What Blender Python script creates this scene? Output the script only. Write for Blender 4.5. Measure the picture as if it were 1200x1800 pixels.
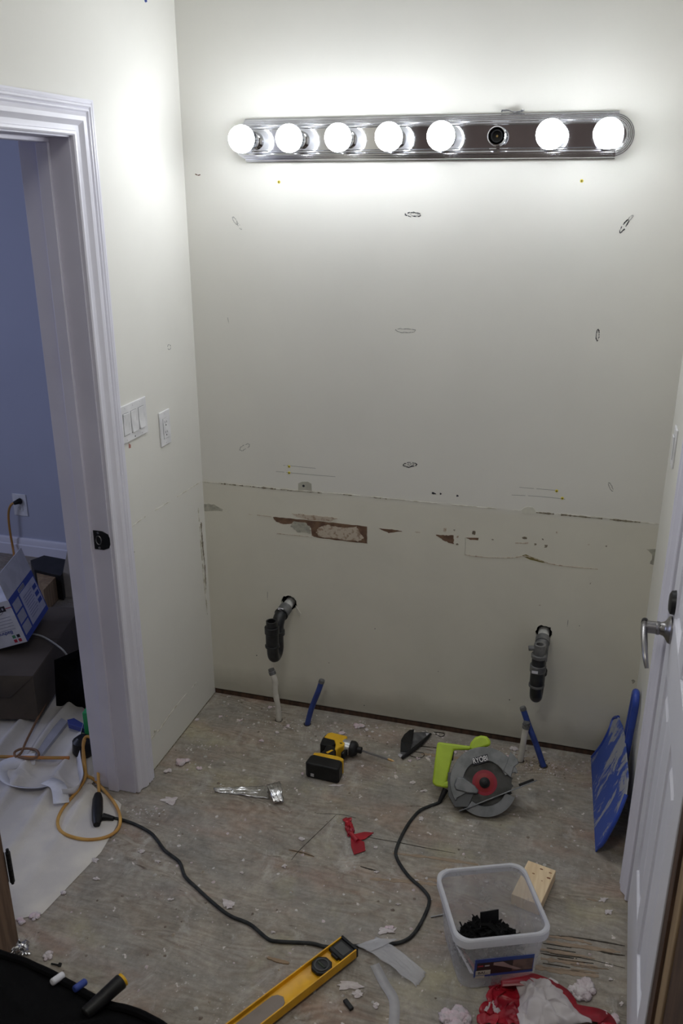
import bpy, bmesh, math, random
from mathutils import Vector, Matrix, noise
from mathutils.geometry import delaunay_2d_cdt, tessellate_polygon
random.seed(7)
sc = bpy.context.scene
for o in list(bpy.data.objects): bpy.data.objects.remove(o)
COL = sc.collection
R = math.radians

# ---------------------------------------------------------------- camera
FPX, TILT, YAW = 1523.0, math.atan(570/1523), math.atan(478/1626)
CAM = Vector((1.334, -2.739, 1.9))
cd = bpy.data.cameras.new('camera'); cam = bpy.data.objects.new('camera', cd); COL.objects.link(cam)
cd.sensor_fit = 'VERTICAL'; cd.sensor_height = 24.0; cd.lens = FPX/1800*24.0
cd.clip_start = .02; cd.clip_end = 50
cam.location = CAM; cam.rotation_euler = (math.pi/2-TILT, 0, YAW)
sc.camera = cam
cd.dof.use_dof = True; cd.dof.focus_distance = 3.0; cd.dof.aperture_fstop = 4.5
# ---------------------------------------------------------------- world, lights, exposure
w = bpy.data.worlds.new('world'); sc.world = w; w.use_nodes = True
w.node_tree.nodes['Background'].inputs[0].default_value = (.5, .55, .7, 1)
w.node_tree.nodes['Background'].inputs[1].default_value = .05
BULB_STRENGTH = 46.0
BULB_COLOR = (0.915, 0.95, 1.0, 1)
def area(name, loc, rot, sx, sy, power, color):
    l = bpy.data.lights.new(name, 'AREA'); l.shape = 'RECTANGLE'; l.size = sx; l.size_y = sy
    l.energy = power; l.color = color
    o = bpy.data.objects.new(name, l); COL.objects.link(o); o.location = loc; o.rotation_euler = rot
    return o
# added bluish fill in the next room, standing in for daylight; window unseen
area('added_blue_fill', (-2.9, -.9, 1.5), (0, R(-90), 0), 1.3, 1.1, 17, (.62, .69, 1.0))
# added overhead fill behind the camera, lifts floor and lower walls; no fitting seen
area('added_fill_light', (.8, -2.2, 2.70), (0, 0, 0), .5, .5, 9.0, (1.0, .975, .91))
sc.view_settings.view_transform = 'Standard'; sc.view_settings.look = 'None'
sc.view_settings.exposure = 0.0; sc.view_settings.gamma = 1.0; sc.view_settings.use_curve_mapping = False
sc.cycles.max_bounces = 8; sc.cycles.diffuse_bounces = 5; sc.cycles.transparent_max_bounces = 12
sc.cycles.sample_clamp_indirect = 6.0

# ---------------------------------------------------------------- measuring: where a sight line meets a real plane
FW = Vector((-math.sin(YAW)*math.cos(TILT), math.cos(YAW)*math.cos(TILT), -math.sin(TILT)))
RT = Vector((math.cos(YAW), math.sin(YAW), 0)); UP = RT.cross(FW)
def ray(px, py): return FW*FPX + RT*(px-600) + UP*(900-py)
def F(px, py, z=0.0): d = ray(px, py); return CAM + d*((z-CAM.z)/d.z)
def BK(px, py, y=0.0): d = ray(px, py); return CAM + d*((y-CAM.y)/d.y)
def LF(px, py, x=0.0): d = ray(px, py); return CAM + d*((x-CAM.x)/d.x)

# ---------------------------------------------------------------- materials
MATS = {}
def nodes_of(m): return m.node_tree.nodes, m.node_tree.links
def mat(name, col, rough=.6, metal=0., col2=None, scale=20., bump=0., bscale=200., spec=.5, coat=0., trans=0., alpha=1., thr=(.4,.6), stretch=None):
    if name in MATS: return MATS[name]
    m = bpy.data.materials.new(name); m.use_nodes = True; MATS[name] = m
    n, l = nodes_of(m); b = n['Principled BSDF']
    b.inputs['Base Color'].default_value = (*col, 1); b.inputs['Roughness'].default_value = rough
    b.inputs['Metallic'].default_value = metal; b.inputs['Specular IOR Level'].default_value = spec
    b.inputs['Coat Weight'].default_value = coat; b.inputs['Transmission Weight'].default_value = trans
    b.inputs['Alpha'].default_value = alpha
    tc = n.new('ShaderNodeTexCoord'); mp = n.new('ShaderNodeMapping'); l.new(tc.outputs['Object'], mp.inputs[0])
    if stretch: mp.inputs['Scale'].default_value = stretch
    if col2 is None: col2 = tuple(c*.88 for c in col)
    nz = n.new('ShaderNodeTexNoise'); nz.inputs['Scale'].default_value = scale; nz.inputs['Detail'].default_value = 6
    l.new(mp.outputs[0], nz.inputs['Vector'])
    rp = n.new('ShaderNodeValToRGB'); rp.color_ramp.elements[0].position = thr[0]; rp.color_ramp.elements[1].position = thr[1]
    rp.color_ramp.elements[0].color = (*col, 1); rp.color_ramp.elements[1].color = (*col2, 1)
    l.new(nz.outputs['Fac'], rp.inputs[0]); l.new(rp.outputs[0], b.inputs['Base Color'])
    if bump:
        n2 = n.new('ShaderNodeTexNoise'); n2.inputs['Scale'].default_value = bscale; n2.inputs['Detail'].default_value = 4
        l.new(mp.outputs[0], n2.inputs['Vector'])
        bp = n.new('ShaderNodeBump'); bp.inputs['Strength'].default_value = bump; bp.inputs['Distance'].default_value = .002
        l.new(n2.outputs['Fac'], bp.inputs['Height']); l.new(bp.outputs[0], b.inputs['Normal'])
    return m
def mixrgb(n, l, fac, a, b, mode='MIX'):
    x = n.new('ShaderNodeMix'); x.data_type = 'RGBA'; x.blend_type = mode
    for s, v in ((x.inputs[0], fac), (x.inputs[6], a), (x.inputs[7], b)):
        if isinstance(v, (int, float)): s.default_value = v
        elif isinstance(v, tuple): s.default_value = (*v, 1)
        else: l.new(v, s)
    return x.outputs[2]
def ntex(n, l, vec, scale, detail=5, dist=0., rough=.55):
    t = n.new('ShaderNodeTexNoise'); t.inputs['Scale'].default_value = scale; t.inputs['Detail'].default_value = detail
    t.inputs['Distortion'].default_value = dist; t.inputs['Roughness'].default_value = rough
    l.new(vec, t.inputs['Vector']); return t.outputs['Fac']
def ramp(n, l, fac, p0, p1, c0=(0,0,0), c1=(1,1,1)):
    r = n.new('ShaderNodeValToRGB'); e = r.color_ramp.elements
    e[0].position = p0; e[1].position = p1; e[0].color = (*c0, 1); e[1].color = (*c1, 1)
    l.new(fac, r.inputs[0]); return r.outputs[0]
def mapping(n, l, vec, scale=(1,1,1), rot=(0,0,0), loc=(0,0,0)):
    m = n.new('ShaderNodeMapping'); m.inputs['Scale'].default_value = scale; m.inputs['Rotation'].default_value = rot
    m.inputs['Location'].default_value = loc; l.new(vec, m.inputs[0]); return m.outputs[0]

def plywood_material():
    m = bpy.data.materials.new('weathered_plywood'); m.use_nodes = True; n, l = nodes_of(m); b = n['Principled BSDF']
    g = n.new('ShaderNodeNewGeometry').outputs['Position']
    # contour figure of rotary cut veneer: bands of a stretched noise
    v = mapping(n, l, g, (1.4, 4.2, 1))
    f = ntex(n, l, v, 1.7, 3, .6, .4)
    mu = n.new('ShaderNodeMath'); mu.operation = 'MULTIPLY'; mu.inputs[1].default_value = 95; l.new(f, mu.inputs[0])
    si = n.new('ShaderNodeMath'); si.operation = 'SINE'; l.new(mu.outputs[0], si.inputs[0])
    ad = n.new('ShaderNodeMath'); ad.operation = 'MULTIPLY_ADD'; ad.inputs[1].default_value = .5; ad.inputs[2].default_value = .5
    l.new(si.outputs[0], ad.inputs[0])
    fig = ad.outputs[0]
    fine = ntex(n, l, mapping(n, l, g, (14, 90, 1)), 1.0, 6, .8)
    wood = mixrgb(n, l, fig, (.40, .36, .30), (.33, .29, .24))
    wood = mixrgb(n, l, ramp(n, l, fine, .45, .85), wood, (.22, .185, .15))
    brown = ramp(n, l, ntex(n, l, mapping(n, l, g, (1.2, 3.2, 1), loc=(3, 1, 0)), 2.2, 4, .4), .50, .70)
    wood = mixrgb(n, l, mixrgb(n, l, ramp(n, l, ntex(n, l, mapping(n, l, g, (1,2.2,1), loc=(9,3,0)), 3.1, 5, .5), .48, .62), (0,0,0), ramp(n, l, fig, .80, .99, (0,0,0), (.55,.55,.55))), wood, (.22, .155, .12))
    wood = mixrgb(n, l, brown, wood, mixrgb(n, l, fig, (.40, .29, .23), (.31, .21, .165)))
    grey = ramp(n, l, ntex(n, l, mapping(n, l, g, (1, 2.0, 1)), 3.0, 8, .6, .65), .38, .62)
    gm = n.new('ShaderNodeMath'); gm.operation = 'MULTIPLY'; gm.inputs[1].default_value = .70; l.new(grey, gm.inputs[0])
    c = mixrgb(n, l, gm.outputs[0], wood, mixrgb(n, l, ramp(n, l, fine, .3, .8), (.355, .342, .318), (.285, .273, .25)))
    cl1 = ramp(n, l, ntex(n, l, g, 9, 10, .5, .75), .34, .68, (.70,.71,.72), (1.16,1.14,1.11)); c = mixrgb(n, l, 1.0, c, cl1, 'MULTIPLY')
    # yellowish old adhesive patches
    ye = ramp(n, l, ntex(n, l, mapping(n, l, g, (1.3, 1.3, 1), loc=(7.7, 2, 0)), 2.6, 6), .56, .70)
    ym = n.new('ShaderNodeMath'); ym.operation = 'MULTIPLY'; ym.inputs[1].default_value = .62; l.new(ye, ym.inputs[0])
    c = mixrgb(n, l, ym.outputs[0], c, (.46, .42, .27))
    c = mixrgb(n, l, 1.0, c, ramp(n, l, ntex(n, l, g, 70, 5, .2, .7), .30, .70, (.84,.84,.84), (1.13,1.12,1.11)), 'MULTIPLY')
    # smeared white plaster, blotches and specks
    sm = ramp(n, l, ntex(n, l, mapping(n, l, g, (1.7, 1.0, 1), loc=(1, 5, 0)), 4.5, 10, .6, .75), .55, .74)
    smm = n.new('ShaderNodeMath'); smm.operation = 'MULTIPLY'; smm.inputs[1].default_value = .72; l.new(sm, smm.inputs[0])
    c = mixrgb(n, l, smm.outputs[0], c, (.60, .575, .54))
    sp = ramp(n, l, ntex(n, l, g, 24, 4, .2, .6), .665, .69)
    c = mixrgb(n, l, sp, c, (.66, .60, .57))
    vo = n.new('ShaderNodeTexVoronoi'); vo.inputs['Scale'].default_value = 70; l.new(g, vo.inputs['Vector'])
    ds = ramp(n, l, vo.outputs['Distance'], .07, .12, (1,1,1), (0,0,0))
    dm = n.new('ShaderNodeMath'); dm.operation = 'MULTIPLY'; l.new(ds, dm.inputs[0]); l.new(ramp(n, l, ntex(n, l, g, 5, 3), .5, .6), dm.inputs[1])
    c = mixrgb(n, l, dm.outputs[0], c, (.62, .58, .55))
    dk = ramp(n, l, ntex(n, l, mapping(n, l, g, (1, 5, 1), loc=(4, 4, 0)), 7, 6, .5), .66, .72)
    c = mixrgb(n, l, dk, c, (.13, .10, .08))
    l.new(c, b.inputs['Base Color']); b.inputs['Roughness'].default_value = .8; b.inputs['Specular IOR Level'].default_value = .25
    bp = n.new('ShaderNodeBump'); bp.inputs['Strength'].default_value = .45; bp.inputs['Distance'].default_value = .002
    l.new(ntex(n, l, mapping(n, l, g, (40, 90, 1)), 1.0, 6, .5), bp.inputs['Height']); l.new(bp.outputs[0], b.inputs['Normal'])
    return m
def painted_wall(name, col, low=None, lowz=.9):
    m = bpy.data.materials.new(name); m.use_nodes = True; n, l = nodes_of(m); b = n['Principled BSDF']
    g = n.new('ShaderNodeNewGeometry').outputs['Position']
    c = mixrgb(n, l, ramp(n, l, ntex(n, l, g, 2.2, 4), .35, .7), col, tuple(x*.95 for x in col))
    if low:
        s = n.new('ShaderNodeSeparateXYZ'); l.new(g, s.inputs[0])
        r0 = ramp(n, l, s.outputs[2], lowz/4-.001, lowz/4+.001, (1,1,1), (0,0,0))
        dv = n.new('ShaderNodeMath'); dv.operation = 'MULTIPLY'; dv.inputs[1].default_value = .25; l.new(s.outputs[2], dv.inputs[0])
        r0.node.inputs[0].links and None
        l.new(dv.outputs[0], r0.node.inputs[0])
        c = mixrgb(n, l, r0, c, mixrgb(n, l, ramp(n, l, ntex(n, l, g, 4, 7, .3), .42, .8), low, tuple(x*.92 for x in low)))
        # dirt tide mark low down, with a ragged upper limit
        nz = ntex(n, l, g, 7, 5)
        a2 = n.new('ShaderNodeMath'); a2.operation = 'MULTIPLY_ADD'; a2.inputs[1].default_value = .10; l.new(nz, a2.inputs[0]); l.new(s.outputs[2], a2.inputs[2])
        r2 = ramp(n, l, a2.outputs[0], .10, .19, (.5,.5,.5), (0,0,0))
        c = mixrgb(n, l, r2, c, (.27, .26, .21))
    l.new(c, b.inputs['Base Color']); b.inputs['Roughness'].default_value = .62; b.inputs['Specular IOR Level'].default_value = .28
    bp = n.new('ShaderNodeBump'); bp.inputs['Strength'].default_value = .16; bp.inputs['Distance'].default_value = .001
    l.new(ntex(n, l, g, 260, 3), bp.inputs['Height']); l.new(bp.outputs[0], b.inputs['Normal'])
    return m
def island_material(name, cols, rough=.9):
    m = bpy.data.materials.new(name); m.use_nodes = True; n, l = nodes_of(m); b = n['Principled BSDF']
    g = n.new('ShaderNodeNewGeometry'); r = n.new('ShaderNodeValToRGB'); r.color_ramp.interpolation = 'CONSTANT'
    l.new(g.outputs['Random Per Island'], r.inputs[0]); e = r.color_ramp.elements
    while len(e) < len(cols): e.new(.5)
    for i, c in enumerate(cols): e[i].position = i/len(cols); e[i].color = (*c, 1)
    l.new(r.outputs[0], b.inputs['Base Color']); b.inputs['Roughness'].default_value = rough
    return m
def translucent_plastic(name, col, clear=.3, trl=.4):
    m = bpy.data.materials.new(name); m.use_nodes = True; n, l = nodes_of(m)
    out = n['Material Output']; b = n['Principled BSDF']; b.inputs['Base Color'].default_value = (*col, 1); b.inputs['Roughness'].default_value = .35
    t = n.new('ShaderNodeBsdfTranslucent'); t.inputs[0].default_value = (*col, 1)
    p = n.new('ShaderNodeBsdfTransparent'); p.inputs[0].default_value = (.95, .95, .96, 1)
    m1 = n.new('ShaderNodeMixShader'); m1.inputs[0].default_value = trl; l.new(b.outputs[0], m1.inputs[1]); l.new(t.outputs[0], m1.inputs[2])
    m2 = n.new('ShaderNodeMixShader'); l.new(m1.outputs[0], m2.inputs[1]); l.new(p.outputs[0], m2.inputs[2])
    g = n.new('ShaderNodeNewGeometry'); nz = ntex(n, l, g.outputs['Position'], 30, 3)
    mm = n.new('ShaderNodeMath'); mm.operation = 'MULTIPLY_ADD'; mm.inputs[1].default_value = .15; mm.inputs[2].default_value = clear-.07
    l.new(nz, mm.inputs[0]); l.new(mm.outputs[0], m2.inputs[0])
    l.new(m2.outputs[0], out.inputs[0]); return m
def emitter(name, col, s):
    m = bpy.data.materials.new(name); m.use_nodes = True; n, l = nodes_of(m); b = n['Principled BSDF']
    b.inputs['Base Color'].default_value = (.9, .9, .9, 1); b.inputs['Emission Color'].default_value = col; b.inputs['Emission Strength'].default_value = s
    b.inputs['Roughness'].default_value = .4
    return m

CREAM = (.795, .785, .735)
M_WALLB = painted_wall('cream_wall_paint', CREAM, (.745, .725, .635), .893)
M_WALLL = painted_wall('cream_side_wall_paint', CREAM)
M_CEIL = painted_wall('ceiling_paint', (.80, .80, .78))
M_BLUEWALL = painted_wall('blue_grey_wall_paint', (.50, .52, .63))
M_TRIM = mat('white_trim_paint', (.79, .785, .87), .38, col2=(.76,.755,.84), scale=5, bump=.05, bscale=40)
M_JAMB = mat('grey_white_jamb_paint', (.73, .72, .83), .5, col2=(.69,.68,.79), scale=6)
M_DOOR = mat('white_door_paint', (.76, .76, .81), .42, col2=(.73,.73,.78), scale=5, bump=.12, bscale=90, stretch=(1,1,.15))
M_PLY = plywood_material()
M_DARKWOOD = mat('dark_brown_wood', (.10, .055, .035), .7, col2=(.055, .03, .02), scale=9, stretch=(6,6,.7))
M_BROWNWOOD = mat('brown_bare_wood', (.20, .125, .085), .7, col2=(.12, .075, .05), scale=12, stretch=(6,6,.5))
M_TANWOOD = mat('tan_bare_wood', (.36, .25, .14), .7, col2=(.24, .16, .09), scale=9, stretch=(7,7,.5))
M_PINE = mat('fresh_pine', (.86, .68, .44), .6, col2=(.76, .57, .34), scale=9, stretch=(14,1.2,1))
M_KNOT = mat('pine_knot', (.42, .22, .10), .6, col2=(.26,.11,.05), scale=120)
M_PLASTER = mat('plaster_white', (.74, .70, .68), .95, col2=(.60, .52, .51), scale=60, bump=.6, bscale=120)
M_PINK = mat('pink_insulation', (.70, .56, .60), 1., col2=(.58, .52, .54), scale=60, bump=1., bscale=240)
M_CHROME = mat('chrome', (.86, .87, .90), .07, 1.0, col2=(.80, .81, .84))
M_CHROMED = mat('dull_chrome', (.72, .73, .77), .22, 1.0)
M_BULB = emitter('lit_bulb_glass', BULB_COLOR, BULB_STRENGTH)
M_BLACK = mat('black_plastic', (.009, .009, .010), .42, col2=(.016, .016, .017), spec=.3)
M_BLACKR = mat('black_rubber', (.016, .018, .019), .6, col2=(.034, .036, .036), scale=35, spec=.3)
M_ABS = mat('black_drain_plastic', (.012, .013, .015), .38, col2=(.030, .032, .035), scale=18, spec=.4)
M_ABSG = mat('dusty_grey_drain_plastic', (.085, .088, .092), .5, col2=(.17, .17, .17), scale=25)
M_PIPEW = mat('white_pipe', (.70, .68, .62), .5, col2=(.55, .53, .47), scale=14)
M_PIPEB = mat('blue_pipe', (.035, .07, .30), .4, col2=(.025, .045, .20))
M_SWITCH = mat('white_switch_plastic', (.84, .84, .86), .3)
M_LIME = mat('lime_plastic', (.50, .68, .05), .45, col2=(.42, .58, .04), scale=14)
M_SAWG = mat('grey_guard_metal', (.17, .18, .185), .42, .5, col2=(.24, .25, .255), scale=25)
M_SAWL = mat('light_guard_metal', (.24, .25, .26), .38, .6, col2=(.17, .18, .19), scale=25)
M_BLADE = mat('dusty_blade_steel', (.055, .055, .05), .6, .4, col2=(.085, .085, .08), scale=30)
M_RED = mat('red_plastic', (.50, .02, .03), .5, col2=(.36, .015, .025))
M_YEL = mat('tool_yellow', (.83, .49, .02), .42, col2=(.72, .41, .015))
M_LEVEL = mat('level_yellow', (.85, .46, .01), .4, col2=(.72, .37, .01), scale=25)
M_STEEL = mat('grey_steel', (.34, .34, .35), .35, .9)
M_FOIL = mat('crumpled_foil', (.80, .80, .82), .22, 1.0, bump=.9, bscale=60)
M_CORDO = mat('orange_cord', (.55, .22, .06), .5, col2=(.45, .25, .06), scale=20)
M_CORDY = mat('tan_orange_cord', (.62, .36, .09), .5, col2=(.50, .26, .06), scale=12)
M_CORDW = mat('white_cable', (.50, .50, .47), .6)
M_CLOTH = mat('canvas_drop_cloth', (.74, .70, .63), .95, col2=(.60, .57, .54), scale=5, bump=.35, bscale=420)
M_PAPERW = mat('white_paper_strip', (.82, .82, .86), .6)
M_CARDB = mat('brown_cardboard', (.095, .075, .058), .85, col2=(.075, .060, .047), scale=6)
M_CARDW = mat('white_cardboard', (.72, .72, .78), .7)
M_CARDF = mat('grey_cardboard_flap', (.50, .49, .52), .8)
M_INKB = mat('blue_print', (.03, .06, .30), .6)
M_INKR = mat('red_print', (.50, .03, .06), .6)
M_INKG = mat('green_print', (.10, .30, .16), .6)
M_INKK = mat('black_print', (.02, .02, .03), .6)
M_SHOVEL = None
M_TAPE = translucent_plastic('clear_plastic_film', (.80, .80, .82), .55, .3)
M_BUCKET = translucent_plastic('frosted_bucket_plastic', (.85, .85, .85), .74, .35)
M_RIM = translucent_plastic('frosted_bucket_rim_plastic', (.90, .91, .94), .22, .45)
M_REDFILM = mat('red_film', (.42, .012, .025), .35, col2=(.28, .008, .02), scale=18)
M_FILMW = translucent_plastic('white_bag_film', (.84, .80, .80), .18, .3)
M_GREEN = mat('green_plastic', (.03, .36, .12), .5)
M_FABRIC = mat('black_fabric', (.006, .006, .007), .95, spec=.08, bump=.5, bscale=500)
M_TORN = mat('torn_brown_paper', (.20, .12, .075), .95, col2=(.13, .075, .05), scale=40, bump=.5, bscale=150)
M_PULP = mat('light_gypsum_pulp', (.56, .49, .40), .95, col2=(.34, .25, .18), scale=60, thr=(.5,.62), bump=.5, bscale=150)
M_SCUFF = mat('grey_scuff', (.34, .33, .28), .95, col2=(.50, .49, .41), scale=50)
M_CAULK = mat('old_caulk', (.84, .83, .76), .7, col2=(.50, .47, .38), scale=30)
M_CRACK = mat('dark_crack', (.17, .14, .10), .95, col2=(.32, .29, .22), scale=90)
M_PENCIL = mat('pencil_grey', (.24, .24, .23), .9)
M_ANCHOR = mat('yellow_anchor_plastic', (.72, .60, .03), .5)
M_FLINE = mat('floor_groove_dark', (.05, .04, .03), .95)
M_SPLIT = mat('raw_split_wood', (.36, .275, .20), .85, col2=(.27, .20, .14), scale=20, stretch=(2,20,1))
M_BEIGE = mat('beige_board', (.42, .38, .33), .8)

# ---------------------------------------------------------------- mesh building
class MB:
    def __init__(s): s.v = []; s.f = []; s.M = Matrix.Identity(4)
    def add(s, vs, fs):
        k = len(s.v); s.v += [s.M @ Vector(v) for v in vs]; s.f += [tuple(i+k for i in f) for f in fs]; return s
    def box(s, c, d, rot=None):
        m = Matrix.Translation(c) @ (rot.to_4x4() if rot else Matrix.Identity(4))
        vs = [m @ Vector((x*d[0]/2, y*d[1]/2, z*d[2]/2)) for x in (-1,1) for y in (-1,1) for z in (-1,1)]
        return s.add(vs, [(0,1,3,2),(4,6,7,5),(0,4,5,1),(2,3,7,6),(0,2,6,4),(1,5,7,3)])
    def bx(s, a, b):
        return s.box([(a[i]+b[i])/2 for i in range(3)], [abs(b[i]-a[i]) for i in range(3)])
    def prism(s, poly, h0, h1, m=None):
        """2D outline in local XY, raised from h0 to h1 along local Z of matrix m"""
        m = m or Matrix.Identity(4); n = len(poly)
        ar = sum(poly[i][0]*poly[(i+1)%n][1]-poly[(i+1)%n][0]*poly[i][1] for i in range(n))
        if ar < 0: poly = poly[::-1]
        vs = [m @ Vector((p[0], p[1], h0)) for p in poly] + [m @ Vector((p[0], p[1], h1)) for p in poly]
        fs = [tuple(range(n-1, -1, -1)), tuple(range(n, 2*n))] + [(i, (i+1)%n, n+(i+1)%n, n+i) for i in range(n)]
        return s.add(vs, fs)
    def lathe(s, prof, n=24, m=None, cap=True):
        """profile (r, z) turned about local Z of m"""
        m = m or Matrix.Identity(4); vs = []; fs = []
        for r, z in prof:
            for i in range(n):
                a = 2*math.pi*i/n; vs.append(m @ Vector((r*math.cos(a), r*math.sin(a), z)))
        for j in range(len(prof)-1):
            for i in range(n): fs.append((j*n+i, j*n+(i+1)%n, (j+1)*n+(i+1)%n, (j+1)*n+i))
        if cap: fs.append(tuple(range(n-1, -1, -1))); fs.append(tuple((len(prof)-1)*n+i for i in range(n)))
        return s.add(vs, fs)
    def cyl(s, p0, p1, r0, r1=None, n=20):
        p0 = Vector(p0); p1 = Vector(p1); d = p1-p0
        m = Matrix.Translation(p0) @ d.to_track_quat('Z', 'Y').to_matrix().to_4x4()
        return s.lathe([(r0, 0), (r0 if r1 is None else r1, d.length)], n, m)
    def tube(s, pts, r, n=10, closed=False, rf=None):
        pts = [Vector(p) for p in pts]; N = len(pts); vs = []; fs = []; prev = None
        for i, p in enumerate(pts):
            a = pts[(i-1) % N] if (i or closed) else pts[0]; b = pts[(i+1) % N] if (i < N-1 or closed) else pts[-1]
            t = (b-a).normalized()
            if prev is None: u = t.orthogonal().normalized()
            else: u = (prev - t*prev.dot(t)).normalized()
            prev = u; w_ = t.cross(u); rr = rf(i/(N-1))*r if rf else r
            for k in range(n):
                an = 2*math.pi*k/n; vs.append(p + u*math.cos(an)*rr + w_*math.sin(an)*rr)
        for i in range(N if closed else N-1):
            j = (i+1) % N
            for k in range(n): fs.append((i*n+k, i*n+(k+1)%n, j*n+(k+1)%n, j*n+k))
        if not closed: fs.append(tuple(range(n-1, -1, -1))); fs.append(tuple((N-1)*n+k for k in range(n)))
        return s.add(vs, fs)
    def grid(s, fn, nu, nv):
        vs = [fn(i/nu, j/nv) for j in range(nv+1) for i in range(nu+1)]
        fs = [(j*(nu+1)+i, j*(nu+1)+i+1, (j+1)*(nu+1)+i+1, (j+1)*(nu+1)+i) for j in range(nv) for i in range(nu)]
        return s.add(vs, fs)
    def sweep(s, path, prof, sides):
        """prof points (w, t); path point i placed by function sides(i, w, t)"""
        n = len(prof); vs = [sides(i, a, b) for i in path for a, b in prof]; fs = []
        for i in range(len(path)-1):
            for k in range(n-1): fs.append((i*n+k, i*n+k+1, (i+1)*n+k+1, (i+1)*n+k))
        fs.append(tuple(range(n))); fs.append(tuple((len(path)-1)*n+k for k in range(n-1, -1, -1)))
        return s.add(vs, fs)
    def build(s, name, m, parent=None, bevel=0., seg=2, angle=35, solid=0., origin=None, smooth=True, fix=True):
        org = Vector((0,0,0))
        if parent is None:
            if origin is not None: org = Vector(origin)
            elif s.v:
                org = Vector((sum(v.x for v in s.v)/len(s.v), sum(v.y for v in s.v)/len(s.v), min(v.z for v in s.v)))
        me = bpy.data.meshes.new(name); me.from_pydata([v-org for v in s.v], [], s.f); me.update()
        if fix:
            b = bmesh.new(); b.from_mesh(me); bmesh.ops.recalc_face_normals(b, faces=b.faces); b.to_mesh(me); b.free()
        if smooth:
            me.polygons.foreach_set('use_smooth', [True]*len(me.polygons)); me.set_sharp_from_angle(angle=R(angle))
        me.materials.append(m)
        o = bpy.data.objects.new(name, me); COL.objects.link(o); o.location = org
        if parent is not None: o.parent = parent
        if solid: md = o.modifiers.new('thick', 'SOLIDIFY'); md.thickness = solid; md.offset = 0
        if bevel: md = o.modifiers.new('bevel', 'BEVEL'); md.width = bevel; md.segments = seg; md.limit_method = 'ANGLE'; md.angle_limit = R(40)
        return o
def thing(name, label, cat, loc=(0,0,0), rot=(0,0,0), group=None):
    o = bpy.data.objects.new(name, None); COL.objects.link(o); o.empty_display_size = .05
    o.location = loc; o.rotation_euler = rot; o['label'] = label; o['category'] = cat
    if group: o['group'] = group
    return o
def tag(o, label, cat, group=None, kind=None):
    o['label'] = label; o['category'] = cat
    if group: o['group'] = group
    if kind: o['kind'] = kind
    return o
def struct(o): o['kind'] = 'structure'; return o
def smoothpath(pts, k=8, closed=False):
    pts = [Vector(p) for p in pts]; out = []; N = len(pts)
    for i in range(N if closed else N-1):
        if closed: p0, p1, p2, p3 = pts[i-1], pts[i], pts[(i+1)%N], pts[(i+2)%N]
        else: p0, p1, p2, p3 = pts[max(i-1,0)], pts[i], pts[i+1], pts[min(i+2,N-1)]
        for j in range(k):
            t = j/k; out.append(.5*((2*p1)+(-p0+p2)*t+(2*p0-5*p1+4*p2-p3)*t*t+(-p0+3*p1-3*p2+p3)*t**3))
    if not closed: out.append(pts[-1])
    return out
def lettering(text, size, m, parent, mtx, name='lettering', depth=.0004, shear=0.):
    cu = bpy.data.curves.new(name, 'FONT'); cu.body = text; cu.size = size; cu.extrude = depth; cu.align_x = 'CENTER'; cu.align_y = 'CENTER'; cu.shear = shear
    cu.offset = size*.012
    t = bpy.data.objects.new(name, cu); COL.objects.link(t); bpy.context.view_layer.update()
    me = bpy.data.meshes.new_from_object(t.evaluated_get(bpy.context.evaluated_depsgraph_get()))
    bpy.data.objects.remove(t); me.materials.clear(); me.materials.append(m)
    o = bpy.data.objects.new(name, me); COL.objects.link(o); o.parent = parent; o.matrix_local = mtx
    return o
def disc(b, c, r, nrm, h, n=16, r1=None):
    c = Vector(c); b.cyl(c, c+Vector(nrm)*h, r, r1, n)
XZ = Matrix(((1,0,0,0),(0,0,-1,0),(0,1,0,0),(0,0,0,1)))       # local XY -> world XZ, local Z -> -Y
# ================================================================= SETTING
W, H = 1.578, 2.75
NEAR = -3.35
# ---- back wall with two ragged pipe holes
HOLES = [(BK(508, 1060), .031), (BK(956, 1112), .028)]
def ragged(c, r, n, seed):
    rnd = random.Random(seed); return [(c.x+r*(1+.14*rnd.uniform(-1,1))*math.cos(2*math.pi*i/n), c.z+r*(1+.14*rnd.uniform(-1,1))*math.sin(2*math.pi*i/n)) for i in range(n)]
hp = [ragged(c, r, 22, i+3) for i, (c, r) in enumerate(HOLES)]
def slab_with_holes(x0, x1, z0, z1, holes, y, depth):
    outer = [(x0,z0),(x1,z0),(x1,z1),(x0,z1)]
    vs = [Vector(p) for p in outer]; faces = [list(range(4))]
    for h in holes: k = len(vs); vs += [Vector(p) for p in h]; faces.append(list(range(k, k+len(h))))
    ov, oe, of, *_ = delaunay_2d_cdt(vs, [], faces, 1, 1e-6)
    def inside(p, poly):
        r = False; n = len(poly)
        for i in range(n):
            a, b = poly[i], poly[(i+1)%n]
            if (a[1] > p.y) != (b[1] > p.y) and p.x < (b[0]-a[0])*(p.y-a[1])/(b[1]-a[1])+a[0]: r = not r
        return r
    b = MB(); fs = [f for f in of if not any(inside(sum((ov[i] for i in f), Vector((0,0)))/len(f), h) for h in holes)]
    b.add([(p.x, y, p.y) for p in ov], [tuple(f) for f in fs])
    for h in holes:
        n = len(h); b.add([(p[0], y, p[1]) for p in h]+[(p[0], y+depth, p[1]) for p in h], [(i, (i+1)%n, n+(i+1)%n, n+i) for i in range(n)])
    b.bx((x0, y+.001+.09, z0), (x1, y+.11, z1))
    for q in ((x0,x0+.002),(x1-.002,x1)): b.bx((q[0], y, z0), (q[1], y+.09, z1))
    b.bx((x0, y, z0), (x1, y+.09, z0+.002)); b.bx((x0, y, z1-.002), (x1, y+.09, z1))
    return b
b = MB(); b.bx((.15, .083, .25), (W-.15, .089, .65)); cav = b
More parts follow.
